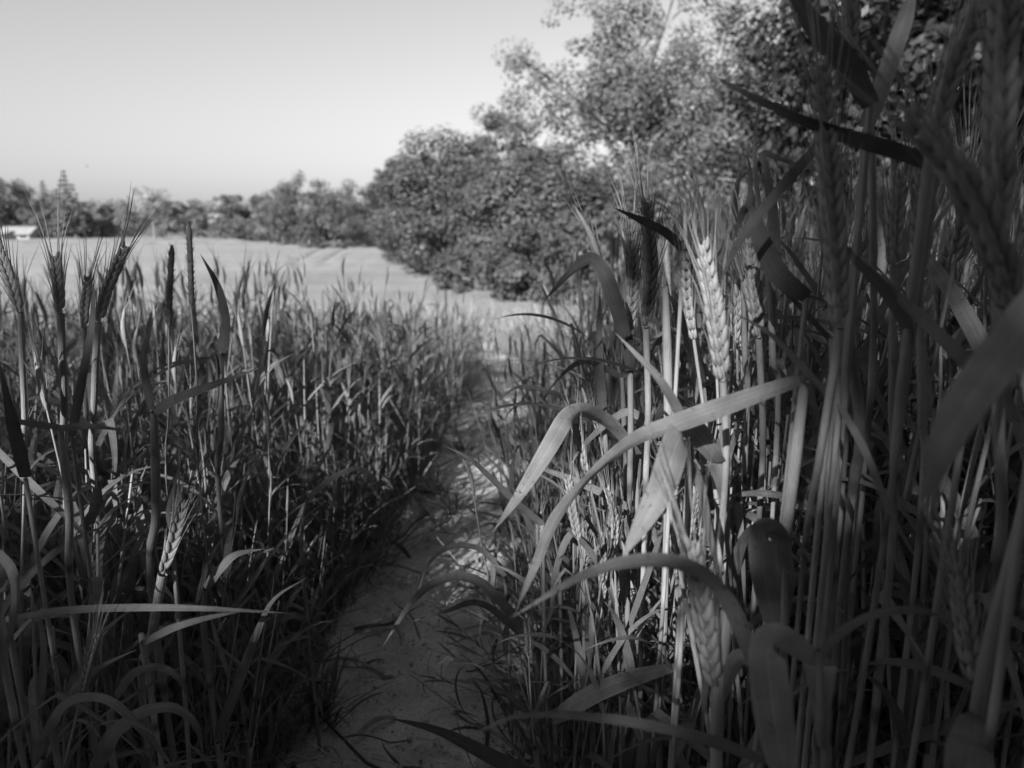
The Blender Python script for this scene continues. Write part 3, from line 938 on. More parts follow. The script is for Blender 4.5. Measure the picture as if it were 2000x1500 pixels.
# sunlit crop further down the slope
def tuft_variant(seed, nb=4):
    r = random.Random(seed); G = Geo()
    for k in range(nb):
        V, Q, U = rand_blade(r.uniform(.30, .5), r.uniform(.012, .020), r.uniform(1.05, 1.5), r.uniform(.1, 1.4), None, r.uniform(0, 6.28), r.uniform(-1, 1), 5, 3)
        G.add((V + np.array((r.uniform(-.05, .05), r.uniform(-.05, .05), r.uniform(.4, .62))), Q, U), 0)
        G.add(tube([(V[0, 0], V[0, 1], 0.0), (V[0, 0], V[0, 1], .55)], .003, 3), 0)
    return G.arrays()
TV = [tuft_variant(500 + k) for k in range(10)]
pl = []
for (y0, y1, dens) in ((6.2, 10, 42), (10, 17, 18), (17, 30, 5)):
    hw = 0.74 * y1 + 0.8
    for _ in range(int((y1 - y0) * 2 * hw * dens)):
        x = rng.uniform(-hw, hw); y = rng.uniform(y0, y1)
        if abs(x) > 0.72 * y + .8 or not in_crop(x, y): continue
        if x > 5.5 - 0.15 * y + (2 if y < 12 else 0): continue
        pl.append((int(rng.integers(0, 10)), x, y, float(g(x, y)), CROP * rng.uniform(.78, 1.08) * (0.95 if y < 10 else 1.03), rng.uniform(0, 6.28), rng.normal(0, .05), rng.normal(0, .05)))
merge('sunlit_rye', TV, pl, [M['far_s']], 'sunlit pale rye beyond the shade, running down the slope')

# ------------------------------------------------------------------ the big plants of the foreground
VIEW = np.array((0, 0, CAM_H))
def hero_blade(pts, wpx, roll=0.35, base=0.75, tip=2.3, fold=0.18, n=26, flip=False, sharp=False):
    """pts: base to tip as (px, py, depth); wpx: widest width in pixels at the middle depth"""
    W = np.array([P(*q) for q in pts])
    if sharp:
        q = W
        for _ in range(2):
            q = np.concatenate([q[:1]] + [np.stack([a * .82 + b * .18, a * .18 + b * .82]) for a, b in zip(q[:-1], q[1:])] + [q[-1:]])
        L_ = np.concatenate([[0], np.cumsum(np.linalg.norm(np.diff(q, axis=0), axis=1))]); s_ = np.linspace(0, L_[-1], n)
        c = np.stack([np.interp(s_, L_, q[:, i]) for i in range(3)], -1)
    else:
        c = curve(W, n)
    t = tangents(c)
    tow = norm(VIEW - c)
    sd = norm(np.cross(t, tow))
    nm = np.cross(sd, t)
    if np.ndim(roll) == 0:
        th = np.full(n, roll)
    else:
        th = np.interp(np.linspace(0, 1, n), np.linspace(0, 1, len(roll)), roll)
    sd = sd * np.cos(th)[:, None] + nm * np.sin(th)[:, None]
    # keep the side from flipping along the blade
    for i in range(1, n):
        if sd[i].dot(sd[i - 1]) < 0:
            sd[i] = -sd[i]
    dm = np.mean([q[2] for q in pts])
    wd = blade_width(n, wpx * 0.86 * dm / FPX, base, tip) * (1 + 0.05 * np.sin(np.linspace(0, rng.uniform(6, 12), n) + rng.uniform(0, 6)))
    c = c + nm * (0.0022 * np.sin(np.linspace(0, rng.uniform(7, 13), n) + rng.uniform(0, 6)))[:, None]
    return ribbon(c, wd, sd, -fold if flip else fold, 7, 0.04)

def to_ground(pts, foot=None):
    W = [P(*q) for q in pts]
    last = W[-1]
    if foot is None:
        fx_, fy_ = last[0] * 1.02 + 0.01, last[1] + 0.02
    else:
        fx_, fy_ = foot
    gz = float(g(fx_, fy_)) - 0.005
    if last[2] > gz + 0.02:
        W.append(np.array((fx_, fy_, gz)))
    return np.array(W)

def hero(label, stalk=None, wpx=12, leaves=(), ear=None, ear_w=1.0, mat_leaf='leaf', group='big rye plants in front', foot=None, dark=()):
    """stalk: top to bottom as (px, py, depth); leaves: (pts, width px, options); ear: base to tip"""
    ear_w *= 0.9
    wpx = min(wpx, 10 + 0.5 * wpx)
    W = to_ground(stalk, foot)
    c = curve(W[::-1], 30)                       # ground to top
    root_at = c[0].copy()
    root = empty('rye_plant', tuple(root_at)); tag(root, label, 'rye plant', group)
    d0 = stalk[0][2]
    r0 = wpx * d0 / FPX / 2
    s = np.linspace(0, 1, 30)
    rad = r0 * (0.92 + 0.12 * s)
    for k in (0.22, 0.50, 0.74):
        rad = rad * (1 + 0.22 * np.exp(-((s - k) / 0.018) ** 2) - 0.22 * (s < k) * smooth(k - .2, k, s))
    rad = rad * (1 - 0.35 * smooth(0.93, 1.0, s) * (0 if ear else 1))
    G = Geo().add(tube(c - root_at, rad, 10), 1)
    link('stalk', G.mesh('stalk', MATS), root)
    for lf in leaves:
        pts, wl = lf[0], lf[1]
        op = dict(lf[2]) if len(lf) > 2 else {}
        mt = op.pop('mat', mat_leaf)
        V, Q, U = hero_blade(pts, wl, **op)
        # a sheath joins the blade to the stalk
        b0 = P(*pts[0]); k = int(np.argmin(np.linalg.norm(c - b0, axis=1)))
        gap = np.linalg.norm(c[k] - b0)
        G = Geo().add((V - root_at, Q, U), 0)
        if gap > 0.03:
            # this blade has a side shoot of its own from the same root
            b_ = b0 - root_at
            cc = curve([np.zeros(3), np.array((b_[0] * .75, b_[1] * .75, b_[2] * .5)), b_], 14)
            link('side_shoot', Geo().add(tube(cc, np.linspace(.0026, .0019, 14), 8), 1).mesh('side_shoot', MATS), root)
        elif gap > 0.004:
            k2 = max(0, k - max(2, int(gap / 0.03)))
            wd = np.linspace(rad[k2] * 2.0, wl * 0.72 * pts[0][2] / FPX, 8)
            cc = curve([c[k2], (c[k] + b0) / 2 + (c[k2] - c[k]) * 0.12, b0], 8)
            sd = norm(np.cross(tangents(cc), norm(VIEW - cc)))
            V2, Q2, U2 = ribbon(cc, wd, sd, 0.35, 7)
            G.add((V2 - root_at, Q2, U2), 0)
        link('leaf', G.mesh('leaf', [M[mt], M['stem'], M['ear']]), root)
    if ear:
        ec = curve([P(*q) for q in ear], 14) - root_at
        e = link('ear', Geo().add(tube(ec, 0.0022 * ear_w, 6), 2).mesh('ear', MATS), root)
        L = np.linalg.norm(np.diff(ec, axis=0), axis=1).sum()
        cnt = max(6, int(L / 0.0050 / ear_w))
        if stalk[0][2] > 0.5:
            e.data = ear_geo(ec, ear_w, False, cnt).mesh('ear', [M['ear']])
        for p, d, ln, tt, dd in (ear_frames(ec, cnt, ear_w) if stalk[0][2] <= 0.5 else ()):
            sp = link('spikelet', SPIKE, e)
            q = Vector(d).to_track_quat('Z', 'Y')
            sp.location = tuple(p); sp.rotation_mode = 'QUATERNION'; sp.rotation_quaternion = q
            sp.scale = (ln, ln, ln)
        tag(link('awn_tuft', awn_geo(ec, ear_w, cnt, False, 0.065).mesh('awn_tuft', [M['ear']]), e), kind='stuff')
    return root

# --- tree side, nearest
hero('rye plant with the big bowed ear hanging across the upper corner', [(1985, 640, .34), (2030, 900, .36), (2040, 1300, .40)], 26,
     [([(2060, 560, .30), (1960, 690, .27), (1880, 800, .26), (1835, 900, .26), (1822, 990, .27)], 105, dict(roll=.25, base=.9, tip=4))],
     ear=[(1985, 640, .34), (1955, 520, .33), (1890, 370, .325), (1775, 225, .33)], ear_w=1.12)
hero('rye plant whose upright ear stands tallest at the edge of the picture', [(1945, 470, .36), (1950, 800, .38), (1930, 1300, .45)], 24, [],
     ear=[(1945, 470, .36), (1950, 300, .355), (1955, 120, .35), (1962, -60, .35)], ear_w=1.15)
hero('rye plant with a long ear tilting away beside the tallest ear', [(1820, 270, .42), (1790, 520, .44), (1750, 850, .48), (1730, 1200, .55)], 20,
     [([(1755, 700, .46), (1770, 640, .45), (1720, 560, .44), (1664, 500, .43), (1620, 440, .44)], 36, dict(roll=.5)),
      ([(1900, 722, .43), (1835, 655, .43), (1760, 585, .44), (1690, 510, .45)], 34, dict(roll=.3))],
     ear=[(1820, 270, .42), (1850, 160, .42), (1915, 0, .42)], ear_w=1.08)
hero('rye plant with a stout upright ear crossed by the long pointed dark blade', [(1640, 640, .42), (1632, 700, .43), (1600, 900, .46), (1560, 1200, .55)], 16,
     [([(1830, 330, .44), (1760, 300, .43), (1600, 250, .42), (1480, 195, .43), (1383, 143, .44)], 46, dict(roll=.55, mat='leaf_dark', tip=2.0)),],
     ear=[(1640, 640, .42), (1630, 480, .42), (1615, 300, .42), (1600, 130, .42)], ear_w=1.0)
hero('rye plant whose black backlit blade slants down from the top edge', [(1700, 250, .50), (1705, 500, .52), (1690, 900, .6)], 14,
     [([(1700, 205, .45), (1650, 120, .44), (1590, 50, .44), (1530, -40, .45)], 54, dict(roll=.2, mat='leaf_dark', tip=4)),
      ([(1690, 250, .47), (1720, 170, .46), (1755, 70, .46), (1795, -50, .47)], 44, dict(roll=.35, tip=4))],
     ear=[(1662, 110, .52), (1660, 40, .52), (1664, -40, .52)], ear_w=.9)
hero('rye plant with a long diagonal blade pointing down to the sharp ears', [(1612, 270, .48), (1640, 420, .50), (1650, 900, .6)], 14,
     [([(1605, 275, .48), (1560, 330, .47), (1500, 400, .47), (1440, 480, .48), (1395, 580, .50)], 30, dict(roll=.5))])
hero('rye plant with a sharp pale ear below the folded black blade', [(1412, 745, .52), (1418, 900, .54), (1400, 1200, .62)], 14,
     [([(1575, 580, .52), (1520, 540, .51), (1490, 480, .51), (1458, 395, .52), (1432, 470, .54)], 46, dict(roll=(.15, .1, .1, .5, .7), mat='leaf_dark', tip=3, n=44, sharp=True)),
      ([(1400, 900, .54), (1340, 840, .5), (1290, 960, .44), (1215, 1090, .43)], 74, dict(roll=(.6, .5, .35, .3), mat='leaf_spot', tip=5, base=.5))],
     ear=[(1412, 745, .52), (1398, 620, .52), (1372, 480, .53)], ear_w=1.05)
hero('rye plant with ear half hidden in the row of sharp ears, twisted blade below', [(1262, 640, .66), (1266, 820, .70), (1258, 1050, .76)], 13,
     [([(1335, 490, .62), (1300, 455, .62), (1255, 432, .62), (1197, 405, .63)], 26, dict(roll=.5, mat='leaf_dark'))],
     ear=[(1262, 640, .66), (1270, 520, .66), (1262, 395, .67)], ear_w=1.0)
hero('rye plant with slim ear at the path end of the row of sharp ears', [(1230, 655, .72), (1232, 850, .74), (1228, 1050, .8)], 12,
     [([(1222, 660, .70), (1205, 600, .68), (1182, 535, .66), (1155, 500, .66), (1125, 520, .66), (1062, 588, .66)], 38, dict(roll=(.1, .1, .15, .5, .7, .5), mat='leaf_dark', tip=3, n=44, sharp=True))],
     ear=[(1230, 655, .72), (1236, 540, .72), (1232, 440, .73)], ear_w=.95)
hero('rye plant with ear standing under the diagonal blade', [(1482, 660, .60), (1490, 850, .64), (1480, 1050, .7)], 13, [],
     ear=[(1482, 660, .60), (1470, 560, .60), (1462, 470, .61)], ear_w=1.0)
hero('rye plant with broken pale sheath top between the sharp ears', [(1300, 560, .62), (1305, 800, .66), (1300, 1100, .74)], 18,
     [([(1345, 900, .56), (1330, 820, .53), (1290, 745, .52), (1240, 690, .52), (1200, 648, .53)], 34, dict(roll=(.2, .5, .7, .5), mat='leaf_spot')),
      ([(1352, 900, .54), (1372, 960, .50), (1390, 1060, .48), (1425, 1190, .47)], 30, dict(roll=.7))])
hero('rye plant with stout pale sheath and a broad blade bent out level across the path', [(1572, 745, .48), (1552, 900, .50), (1520, 1150, .55), (1500, 1300, .62)], 30,
     [([(1570, 742, .48), (1500, 765, .47), (1400, 800, .47), (1310, 832, .49), (1240, 860, .51), (1170, 915, .53), (1090, 1005, .55), (1050, 1095, .57), (1005, 1200, .58)], 44, dict(roll=(.7, .5, .4, .8, 1.2, .6, .3, .5), tip=5, mat='leaf', n=40))])
hero('rye plant with thick pale stalk striped by shadows', [(1628, 660, .48), (1632, 800, .49), (1622, 1000, .52), (1614, 1300, .58)], 30,
     [([(1640, 790, .45), (1690, 880, .43), (1740, 1000, .42), (1800, 1110, .42)], 22, dict(roll=.6)),
      ([(1620, 775, .46), (1560, 710, .46), (1500, 650, .47), (1424, 606, .48)], 20, dict(roll=.6))],
     foot=(0.30, 0.66))
hero('rye plant with a smooth rolled sheath behind the striped stalk', [(1672, 500, .50), (1660, 620, .50), (1690, 640, .50), (1650, 1000, .56)][0:1] + [(1655, 640, .51), (1680, 850, .54), (1650, 1100, .6)], 24, [])
hero('rye plant with short ear tucked behind the tilting ear', [(1795, 540, .46), (1800, 800, .5), (1790, 1100, .56)], 16, [],
     ear=[(1795, 540, .46), (1800, 440, .46), (1808, 330, .465)], ear_w=1.0)
hero('rye plant with slim ear before the darkest foliage', [(1745, 520, .52), (1742, 800, .55), (1735, 1100, .62)], 14, [],
     ear=[(1745, 520, .52), (1748, 430, .52), (1757, 345, .525)], ear_w=.95)
hero('rye plant with bright bleached blade arching down to the path', [(1240, 885, .78), (1246, 1050, .82), (1250, 1200, .88)], 13,
     [([(1240, 885, .76), (1190, 825, .72), (1140, 800, .68), (1108, 812, .66), (1075, 870, .64), (1020, 960, .63), (962, 1040, .64)], 44, dict(roll=(.9, .8, .6, .3, .2, .2, .3), mat='leaf_spot', tip=4.5, n=44, sharp=True))])
hero('rye plant with a narrow speckled blade reaching back over the path', [(1080, 1040, .85), (1090, 1100, .88), (1095, 1180, .92)], 8,
     [([(1060, 1025, .82), (1010, 985, .80), (960, 935, .79), (915, 895, .79), (862, 868, .80)], 20, dict(roll=.5, mat='leaf_spot'))])
hero('rye plant with a blurred broad blade arching low in front', [(1420, 1190, .44), (1400, 1400, .46), (1395, 1600, .5)], 30,
     [([(1470, 1290, .42), (1420, 1175, .40), (1360, 1115, .39), (1270, 1095, .385), (1150, 1120, .385), (1000, 1205, .39)], 50, dict(roll=(.5, .6, .7, .6, .5, .5), tip=2.4, mat='leaf_spot'))],
     ear=[(1395, 1340, .44), (1375, 1210, .43), (1350, 1060, .43)], ear_w=1.0)
hero('rye plant with a long blurred blade lying level near the bottom edge', [(1500, 1480, .42), (1510, 1600, .44)], 24,
     [([(1495, 1490, .41), (1400, 1452, .40), (1250, 1415, .395), (1100, 1397, .39), (1000, 1402, .39), (930, 1432, .39)], 36, dict(roll=.7, tip=2.6))])
hero('rye plant whose dark blade dips into the bottom edge over the soil', [(1060, 1530, .75), (1070, 1600, .78)], 14,
     [([(1060, 1530, .74), (960, 1480, .72), (860, 1430, .71), (760, 1402, .72)], 42, dict(roll=.6, mat='leaf_dark'))])
hero('rye plant with a wide dark blade rising from the lower litter', [(1080, 1400, .80), (1085, 1440, .82)], 10,
     [([(1080, 1400, .78), (1160, 1352, .72), (1250, 1318, .68), (1350, 1295, .66)], 56, dict(roll=.7, mat='leaf', tip=5))])
hero('rye plant with a broad ribbon blade folded over and hanging straight down', [(1600, 1270, .40), (1605, 1450, .42), (1608, 1600, .45)], 18,
     [([(1602, 1300, .41), (1522, 1246, .39), (1498, 1262, .372), (1510, 1390, .365), (1545, 1580, .365)], 84, dict(roll=(.9, .8, .45, .2, .1, .15), tip=8, base=.7, n=44, sharp=True))])
hero('rye plant with a pale blade folded back on itself beside the stout sheath', [(1535, 1075, .47), (1530, 1250, .5), (1525, 1450, .56)], 15,
     [([(1535, 1120, .475), (1518, 1042, .465), (1490, 1036, .45), (1492, 1130, .445), (1518, 1260, .45)], 62, dict(roll=(.8, .8, .5, .15, .1, .1), tip=6, n=44, sharp=True))])
hero('rye plant with a slim blade arched like a bridge before the dark stems', [(1595, 1290, .46), (1600, 1400, .48), (1602, 1600, .52)], 13,
     [([(1590, 1292, .45), (1640, 1235, .44), (1710, 1198, .44), (1785, 1190, .44), (1855, 1208, .45)], 30, dict(roll=.8, tip=4))])
hero('rye plant with a thick jointed stalk in the lower corner', [(2010, 940, .36), (1975, 1100, .37), (1935, 1250, .38), (1905, 1410, .39), (1900, 1600, .42)], 34,
     [([(1908, 1412, .38), (1900, 1450, .35), (1890, 1520, .34), (1885, 1640, .34)], 92, dict(roll=.2, tip=8, base=.8))])
hero('rye plant with a dull ear in the shadow of the lower corner', [(1900, 1330, .42), (1902, 1500, .44)], 14, [], ear=[(1900, 1330, .42), (1885, 1220, .42), (1872, 1110, .42)], ear_w=.95)
hero('rye plant with a thin blade arched pale then dark over the path edge', [(1215, 735, .80), (1220, 850, .84), (1222, 1000, .9)], 11,
     [([(1212, 735, .80), (1150, 708, .78), (1110, 722, .77), (1058, 778, .77)], 20, dict(roll=(.3, .8, .8, .6)))])
hero('rye plant with a short blade curling over the far path', [(1115, 790, 1.1), (1120, 900, 1.14), (1122, 1000, 1.2)], 8,
     [([(1112, 782, 1.1), (1060, 762, 1.08), (1010, 757, 1.07), (968, 786, 1.07)], 18, dict(roll=.8))])
hero('rye plant with an upright blade and brown stalk at the path edge', [(1180, 820, .8), (1190, 1000, .84), (1192, 1150, .9)], 12,
     [([(1180, 822, .8), (1172, 740, .79), (1170, 660, .79), (1172, 560, .80)], 22, dict(roll=.2))])
hero('rye plant with a slim curled blade rising before the dappled trees', [(1500, 520, .58), (1510, 700, .6), (1515, 900, .66)], 12,
     [([(1498, 500, .58), (1480, 380, .57), (1474, 270, .57), (1490, 190, .57), (1535, 100, .58)], 12, dict(roll=.6)),
      ([(1512, 540, .58), (1510, 430, .58), (1495, 330, .58), (1488, 298, .58), (1530, 312, .58), (1600, 335, .59)], 28, dict(roll=(.2, .3, .3, .9, .6, .2)))])
hero('rye plant with an upright pale blade next to the curled one', [(1450, 540, .62), (1455, 700, .65), (1455, 900, .7)], 12,
     [([(1452, 545, .62), (1460, 430, .62), (1466, 350, .62), (1455, 275, .62)], 18, dict(roll=.4)),
      ([(1450, 545, .62), (1420, 470, .62), (1395, 400, .63), (1385, 372, .63)], 20, dict(roll=.5))])
# --- over the path
hero('arched grey blade bowing over the middle of the path', [(1040, 1260, .95), (1050, 1300, .98)], 9,
     [([(1040, 1260, .94), (985, 1185, .90), (930, 1135, .88), (870, 1130, .87), (810, 1170, .87), (748, 1262, .88)], 38, dict(roll=(.5, .8, .9, .8, .5, .3), mat='leaf_spot')),
      ([(1030, 1250, .95), (940, 1180, .93), (870, 1195, .92), (800, 1215, .92)], 24, dict(roll=.8, mat='leaf_dry'))], group='rye bent over the path')
hero('weak faded blade arching behind the grey arched blade', [(985, 1130, 1.05), (990, 1180, 1.08)], 7,
     [([(985, 1125, 1.04), (940, 1075, 1.02), (885, 1068, 1.01), (840, 1098, 1.01), (815, 1160, 1.02)], 18, dict(roll=.7, mat='leaf_dry'))], group='rye bent over the path')
hero('slim bent blade curving down beside the bleached blade', [(1130, 1030, .84), (1140, 1120, .88)], 9,
     [([(1150, 1020, .84), (1110, 1050, .82), (1085, 1120, .81), (1075, 1200, .82), (1040, 1270, .84)], 18, dict(roll=.5, mat='leaf_dry'))], group='rye bent over the path')

# --- field side
LG = 'big rye plants on the field side'
hero('rye plant with the ear bowing in at the picture edge', [(40, 610, .80), (48, 800, .84), (60, 1000, .9)], 11, [([(50, 935, .62), (30, 850, .58), (12, 770, .56), (-5, 690, .56)], 32, dict(roll=.2, mat='leaf_dark'))],
     ear=[(40, 610, .80), (25, 560, .80), (-8, 470, .80)], ear_w=1.0, group=LG)
hero('rye plant with dark upright ear and long straight awns', [(118, 612, .78), (125, 760, .8), (140, 1000, .88)], 14,
     [([(140, 850, .72), (160, 740, .72), (178, 640, .72), (184, 540, .73)], 22, dict(roll=.3, mat='leaf_dark'))],
     ear=[(118, 612, .78), (114, 560, .78), (108, 500, .78)], ear_w=.95, group=LG)
hero('rye plant with dark ear leaning toward the two grass heads', [(192, 630, .80), (185, 760, .82), (190, 1000, .9)], 13, [],
     ear=[(192, 630, .80), (208, 570, .80), (245, 480, .80)], ear_w=1.0, group=LG)
hero('rye plant with slim shaded ear behind the leaning ear', [(165, 640, .95), (168, 800, 1.0), (170, 950, 1.05)], 9, [], ear=[(165, 640, .95), (166, 600, .95), (172, 540, .95)], ear_w=.9, group=LG)
hero('rye plant with a dark upright blade beside the grass heads', [(430, 700, .85), (432, 850, .88), (430, 1000, .95)], 12,
     [([(430, 690, .84), (440, 630, .83), (425, 560, .83), (392, 497, .84)], 24, dict(roll=.3, mat='leaf_dark'))], group=LG)
hero('rye plant with a pale blade held out over the dark stems', [(300, 805, .66), (305, 1000, .70), (300, 1200, .76)], 18,
     [([(300, 803, .66), (350, 775, .645), (420, 750, .635), (512, 717, .635)], 28, dict(roll=.5, tip=2.0)),
      ([(295, 800, .66), (280, 700, .66), (300, 620, .67)], 22, dict(roll=.5))], group=LG)
hero('rye plant with a level pale blade crossing the picture edge', [(118, 835, .60), (135, 1000, .64), (150, 1250, .72)], 16,
     [([(118, 835, .60), (60, 828, .59), (0, 818, .58), (-60, 812, .58)], 18, dict(roll=.6)), ([(118, 835, .60), (180, 832, .59), (252, 842, .59)], 20, dict(roll=.6))], group=LG)
hero('rye plant with a long level blade striped by shadow low among the stems', [(20, 1215, .62), (30, 1300, .64)], 12,
     [([(20, 1208, .62), (120, 1192, .61), (260, 1186, .60), (400, 1188, .61), (570, 1198, .63)], 20, dict(roll=.45, tip=3.0))], group=LG)
hero('rye plant with a slanting blade meeting the long level one', [(278, 1255, .62), (290, 1330, .66)], 12,
     [([(278, 1255, .62), (340, 1225, .615), (410, 1205, .62), (490, 1190, .63)], 20, dict(roll=.5))], group=LG)
hero('rye plant with an ear bursting from its pale sheath', [(318, 1120, .66), (295, 1250, .70), (280, 1380, .76)], 18,
     [([(335, 1040, .66), (328, 1000, .66), (340, 950, .66), (352, 905, .67)], 12, dict(roll=.5))],
     ear=[(318, 1120, .66), (338, 1060, .66), (360, 975, .66)], ear_w=1.0, group=LG)
hero('rye plant with a short bright blade by the nodding husk', [(400, 1150, .72), (405, 1300, .76)], 12,
     [([(398, 1152, .72), (430, 1110, .71), (462, 1082, .71), (515, 1072, .72)], 26, dict(roll=.5, mat='leaf'))], group=LG)
hero('rye plant with a narrow bright blade slanting down to the soil', [(425, 1450, .78), (428, 1480, .8)], 9,
     [([(420, 1450, .78), (470, 1320, .75), (500, 1240, .74), (535, 1170, .74), (600, 1128, .75)], 26, dict(roll=.3))], group=LG)
hero('rye plant with a broad blade looping over at the bottom edge', [(180, 1520, .60), (185, 1600, .62)], 16,
     [([(180, 1510, .60), (220, 1430, .58), (280, 1385, .57), (340, 1377, .57), (385, 1410, .575), (398, 1480, .58)], 44, dict(roll=(.3, .5, .8, .8, .6, .4), tip=2.6, n=40, sharp=True))], group=LG)
hero('rye plant with a narrow loop of blade before the broad loop', [(85, 1480, .58), (85, 1600, .6)], 14,
     [([(85, 1440, .58), (130, 1372, .57), (200, 1362, .56), (260, 1405, .56), (345, 1505, .57)], 28, dict(roll=(.3, .8, .8, .6, .4), tip=4))], group=LG)
hero('rye plant with a short arched blade above the broad loop', [(225, 1360, .66), (222, 1500, .68)], 13,
     [([(225, 1360, .66), (260, 1315, .65), (310, 1302, .64), (350, 1325, .64), (380, 1390, .65)], 26, dict(roll=.7))], group=LG)
hero('rye plant with a blade hanging in at the lower picture edge', [(20, 1130, .56), (10, 1300, .58)], 14,
     [([(-5, 1075, .55), (22, 1110, .54), (32, 1160, .54), (20, 1240, .54), (-5, 1320, .55)], 24, dict(roll=.5))], group=LG)
hero('rye plant with a dim rising blade near the bottom edge', [(120, 1400, .6), (115, 1500, .62)], 13,
     [([(120, 1400, .6), (150, 1340, .59), (200, 1300, .585), (268, 1268, .59)], 22, dict(roll=.5))], group=LG)
hero('rye plant with a thin arched blade above the path edge', [(600, 975, 1.05), (590, 1100, 1.1)], 9,
     [([(600, 972, 1.05), (650, 932, 1.03), (700, 914, 1.02), (735, 940, 1.02), (770, 1000, 1.03)], 18, dict(roll=.7))], group=LG)

# foxtail grass with dark cylindrical heads
def foxtail(label, head, stalk, wpx):
    W = to_ground(stalk)
    c = curve(W[::-1], 18); r0 = c[0].copy()
    root = empty('foxtail_grass', tuple(r0)); tag(root, label, 'grass', 'foxtail grasses with dark heads')
    d0 = stalk[0][2]
    link('stalk', Geo().add(tube(c - r0, 0.0011, 6), 0).mesh('stalk', [M['stem']]), root)
    hc = curve([P(*q) for q in head], 40) - r0
    s = np.linspace(0, 1, 40)
    rad = wpx * d0 / FPX / 2 * np.minimum(1, np.minimum(s * 14 + .3, (1 - s) * 9 + .25)) * (1 + 0.10 * np.sin(np.arange(40) * 2.4))
    h = link('head', Geo().add(tube(hc, rad, 9), 0).mesh('head', [M['foxtail']]), root)
    G = Geo(); t = tangents(hc)
    for k in range(170):
        i = int(rng.integers(1, 39)); a = norm(rng.normal(0, 1, 3)); a = norm(a - a.dot(t[i]) * t[i])
        st = hc[i] + a * rad[i] * .85; e = st + norm(t[i] * 1.0 + a * .6) * 0.006
        G.add(tube([st, e], np.array([.0003, .00008]), 3))
    tag(link('bristle_fringe', G.mesh('bristle_fringe', [M['foxtail']]), h), kind='stuff')
foxtail('taller of the two dark foxtail heads, reaching the far trees', [(374, 600, .80), (372, 520, .80), (368, 435, .80)], [(374, 600, .80), (385, 760, .83), (395, 1000, .9)], 11)
foxtail('shorter of the two dark foxtail heads, beside the leaning rye ear', [(330, 640, .82), (332, 560, .82), (336, 478, .82)], [(330, 640, .82), (330, 800, .85), (330, 1000, .92)], 11)

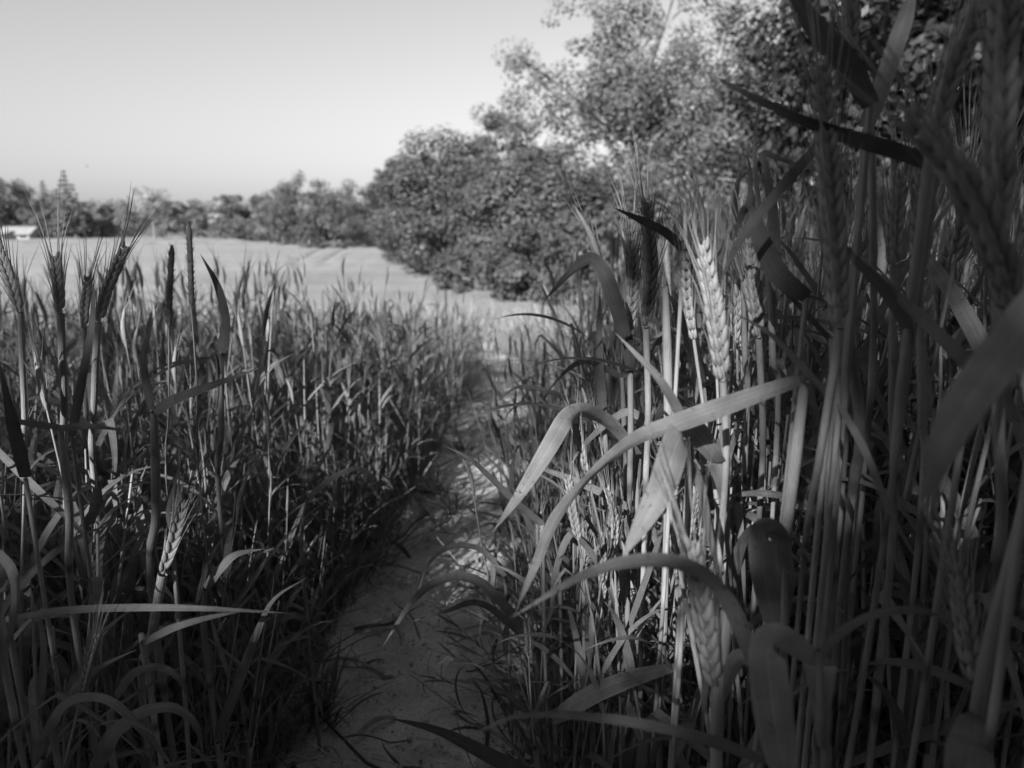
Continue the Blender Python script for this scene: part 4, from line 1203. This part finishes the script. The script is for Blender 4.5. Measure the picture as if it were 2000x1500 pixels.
# ------------------------------------------------------------------ path edge: grass tufts and fallen blades
def grass_tuft(label, x, y, r, hgt, nb, mat, group):
    z = path_z(x, y)
    root = empty('grass_tuft', (x, y, z)); tag(root, label, 'grass tuft', group)
    G = Geo()
    for k in range(nb):
        az = rng.uniform(0, 6.28); o = rng.uniform(0, r * .45)
        V, Q, U = rand_blade(hgt * rng.uniform(.6, 1.3), rng.uniform(.003, .0065), rng.uniform(.5, 1.45), rng.uniform(.4, 1.9), None, az, rng.uniform(-1, 1), 8, 3)
        G.add((V + np.array((math.cos(az) * o, math.sin(az) * o, 0)), Q, U))
    tag(link('blade_clump', G.mesh('blade_clump', [M[mat]]), root), kind='stuff')
GT = 'grass tufts along the path'
tw = [('dark grass tuft growing on the path beside the sun patch', 890, 1000, 1.5, .10, .13, 46, 'leaf_dark'), ('small grass tuft in the middle of the far path', 965, 835, 2.6, .08, .09, 30, 'leaf_dark'),
      ('bleached grass heap lit by the sun at the path edge', 745, 1085, 1.15, .12, .16, 60, 'leaf_dry'), ('second bleached grass heap just below the lit heap', 690, 1130, 1.05, .10, .15, 50, 'leaf_dry'),
      ('grass tuft under the arched grey blade', 1010, 1230, 1.05, .08, .12, 30, 'leaf_dry'), ('low grass tuft at the bottom of the path', 640, 1400, .95, .08, .12, 40, 'leaf'),
      ('low grass clump at the foot of the tall stand', 1080, 1180, 1.15, .09, .14, 40, 'leaf'), ('grass tuft where the path narrows', 900, 880, 2.1, .09, .13, 40, 'leaf'),
      ('grass tuft opposite the narrow of the path', 1010, 850, 2.3, .08, .12, 34, 'leaf'), ('grass tuft at the dark path bend', 850, 960, 1.65, .09, .14, 40, 'leaf'),
      ('weedy tuft by the crumbled clods', 600, 1440, .9, .09, .1, 40, 'leaf_dry'), ('tuft leaning from the tall stand onto the soil', 1060, 1340, .92, .09, .13, 34, 'leaf_dry')]
for lab, px, py, dd, r, h_, nb, mt in tw:
    q = P(px, py, dd); ray = norm(q - VIEW)
    t_ = 0.3
    while True:
        w_ = VIEW + ray * t_
        if w_[2] <= float(g(w_[0], w_[1])) + 0.012 or t_ > 12: break
        t_ += 0.01
    grass_tuft(lab, w_[0], w_[1], r, h_ * .9, nb, mt, GT)

for k in range(170):
    y = 0.8 + 3.0 * rng.random() ** 1.8
    side = rng.choice((-1, 1))
    x = float(path_x(y)) + side * float(path_w(y)) * rng.uniform(.1, 1.15) ** .6
    L = rng.uniform(.06, .24); az = rng.uniform(0, 6.28)
    n = 14
    s = np.linspace(-.5, .5, n)
    bend = rng.uniform(-.5, .5)
    c = np.stack([s * L, bend * L * s ** 2, 0.004 + 0.010 * np.abs(np.sin(s * 5 + k)) + rng.uniform(0, .05) * (s + .5)], -1)
    V, Q, U = ribbon(c, blade_width(n, rng.uniform(.004, .012)), (0, math.cos(k), math.sin(k) * .7), .25, 3)
    o = link('fallen_blade', Geo().add((V, Q, U)).mesh('fallen_blade', [M['straw'] if rng.random() < .6 else M['leaf_dark']]))
    o.location = (x, y, path_z(x, y) + 0.008); o.rotation_euler = (0, 0, az)
    tag(o, 'withered fallen blade lying on the bare soil of the path', 'fallen blade', 'fallen blades on the path')

# loose crumbs of earth
G = Geo()
for k in range(1500):
    y = .75 + 3.5 * rng.random() ** 1.7; x = float(path_x(y)) + float(path_w(y)) * rng.uniform(-1.1, 1.1)
    r = rng.uniform(.0010, .0036) * (1.8 if rng.random() < .08 else 1)
    V, Q, U = tube([(0, 0, -.5), (0, 0, .2), (0, 0, .8), (0, 0, 1)], np.array([.7, 1, .6, .05]), 5)
    V = V * r * rng.uniform(.7, 1.3, V.shape) + np.array((x, y, path_z(x, y) + .006))
    G.add((V, Q, U))
tag(link('soil_crumbs', G.mesh('soil_crumbs', [M['soil']])), 'crumbs of dry earth scattered on the path', 'soil', None, 'stuff')
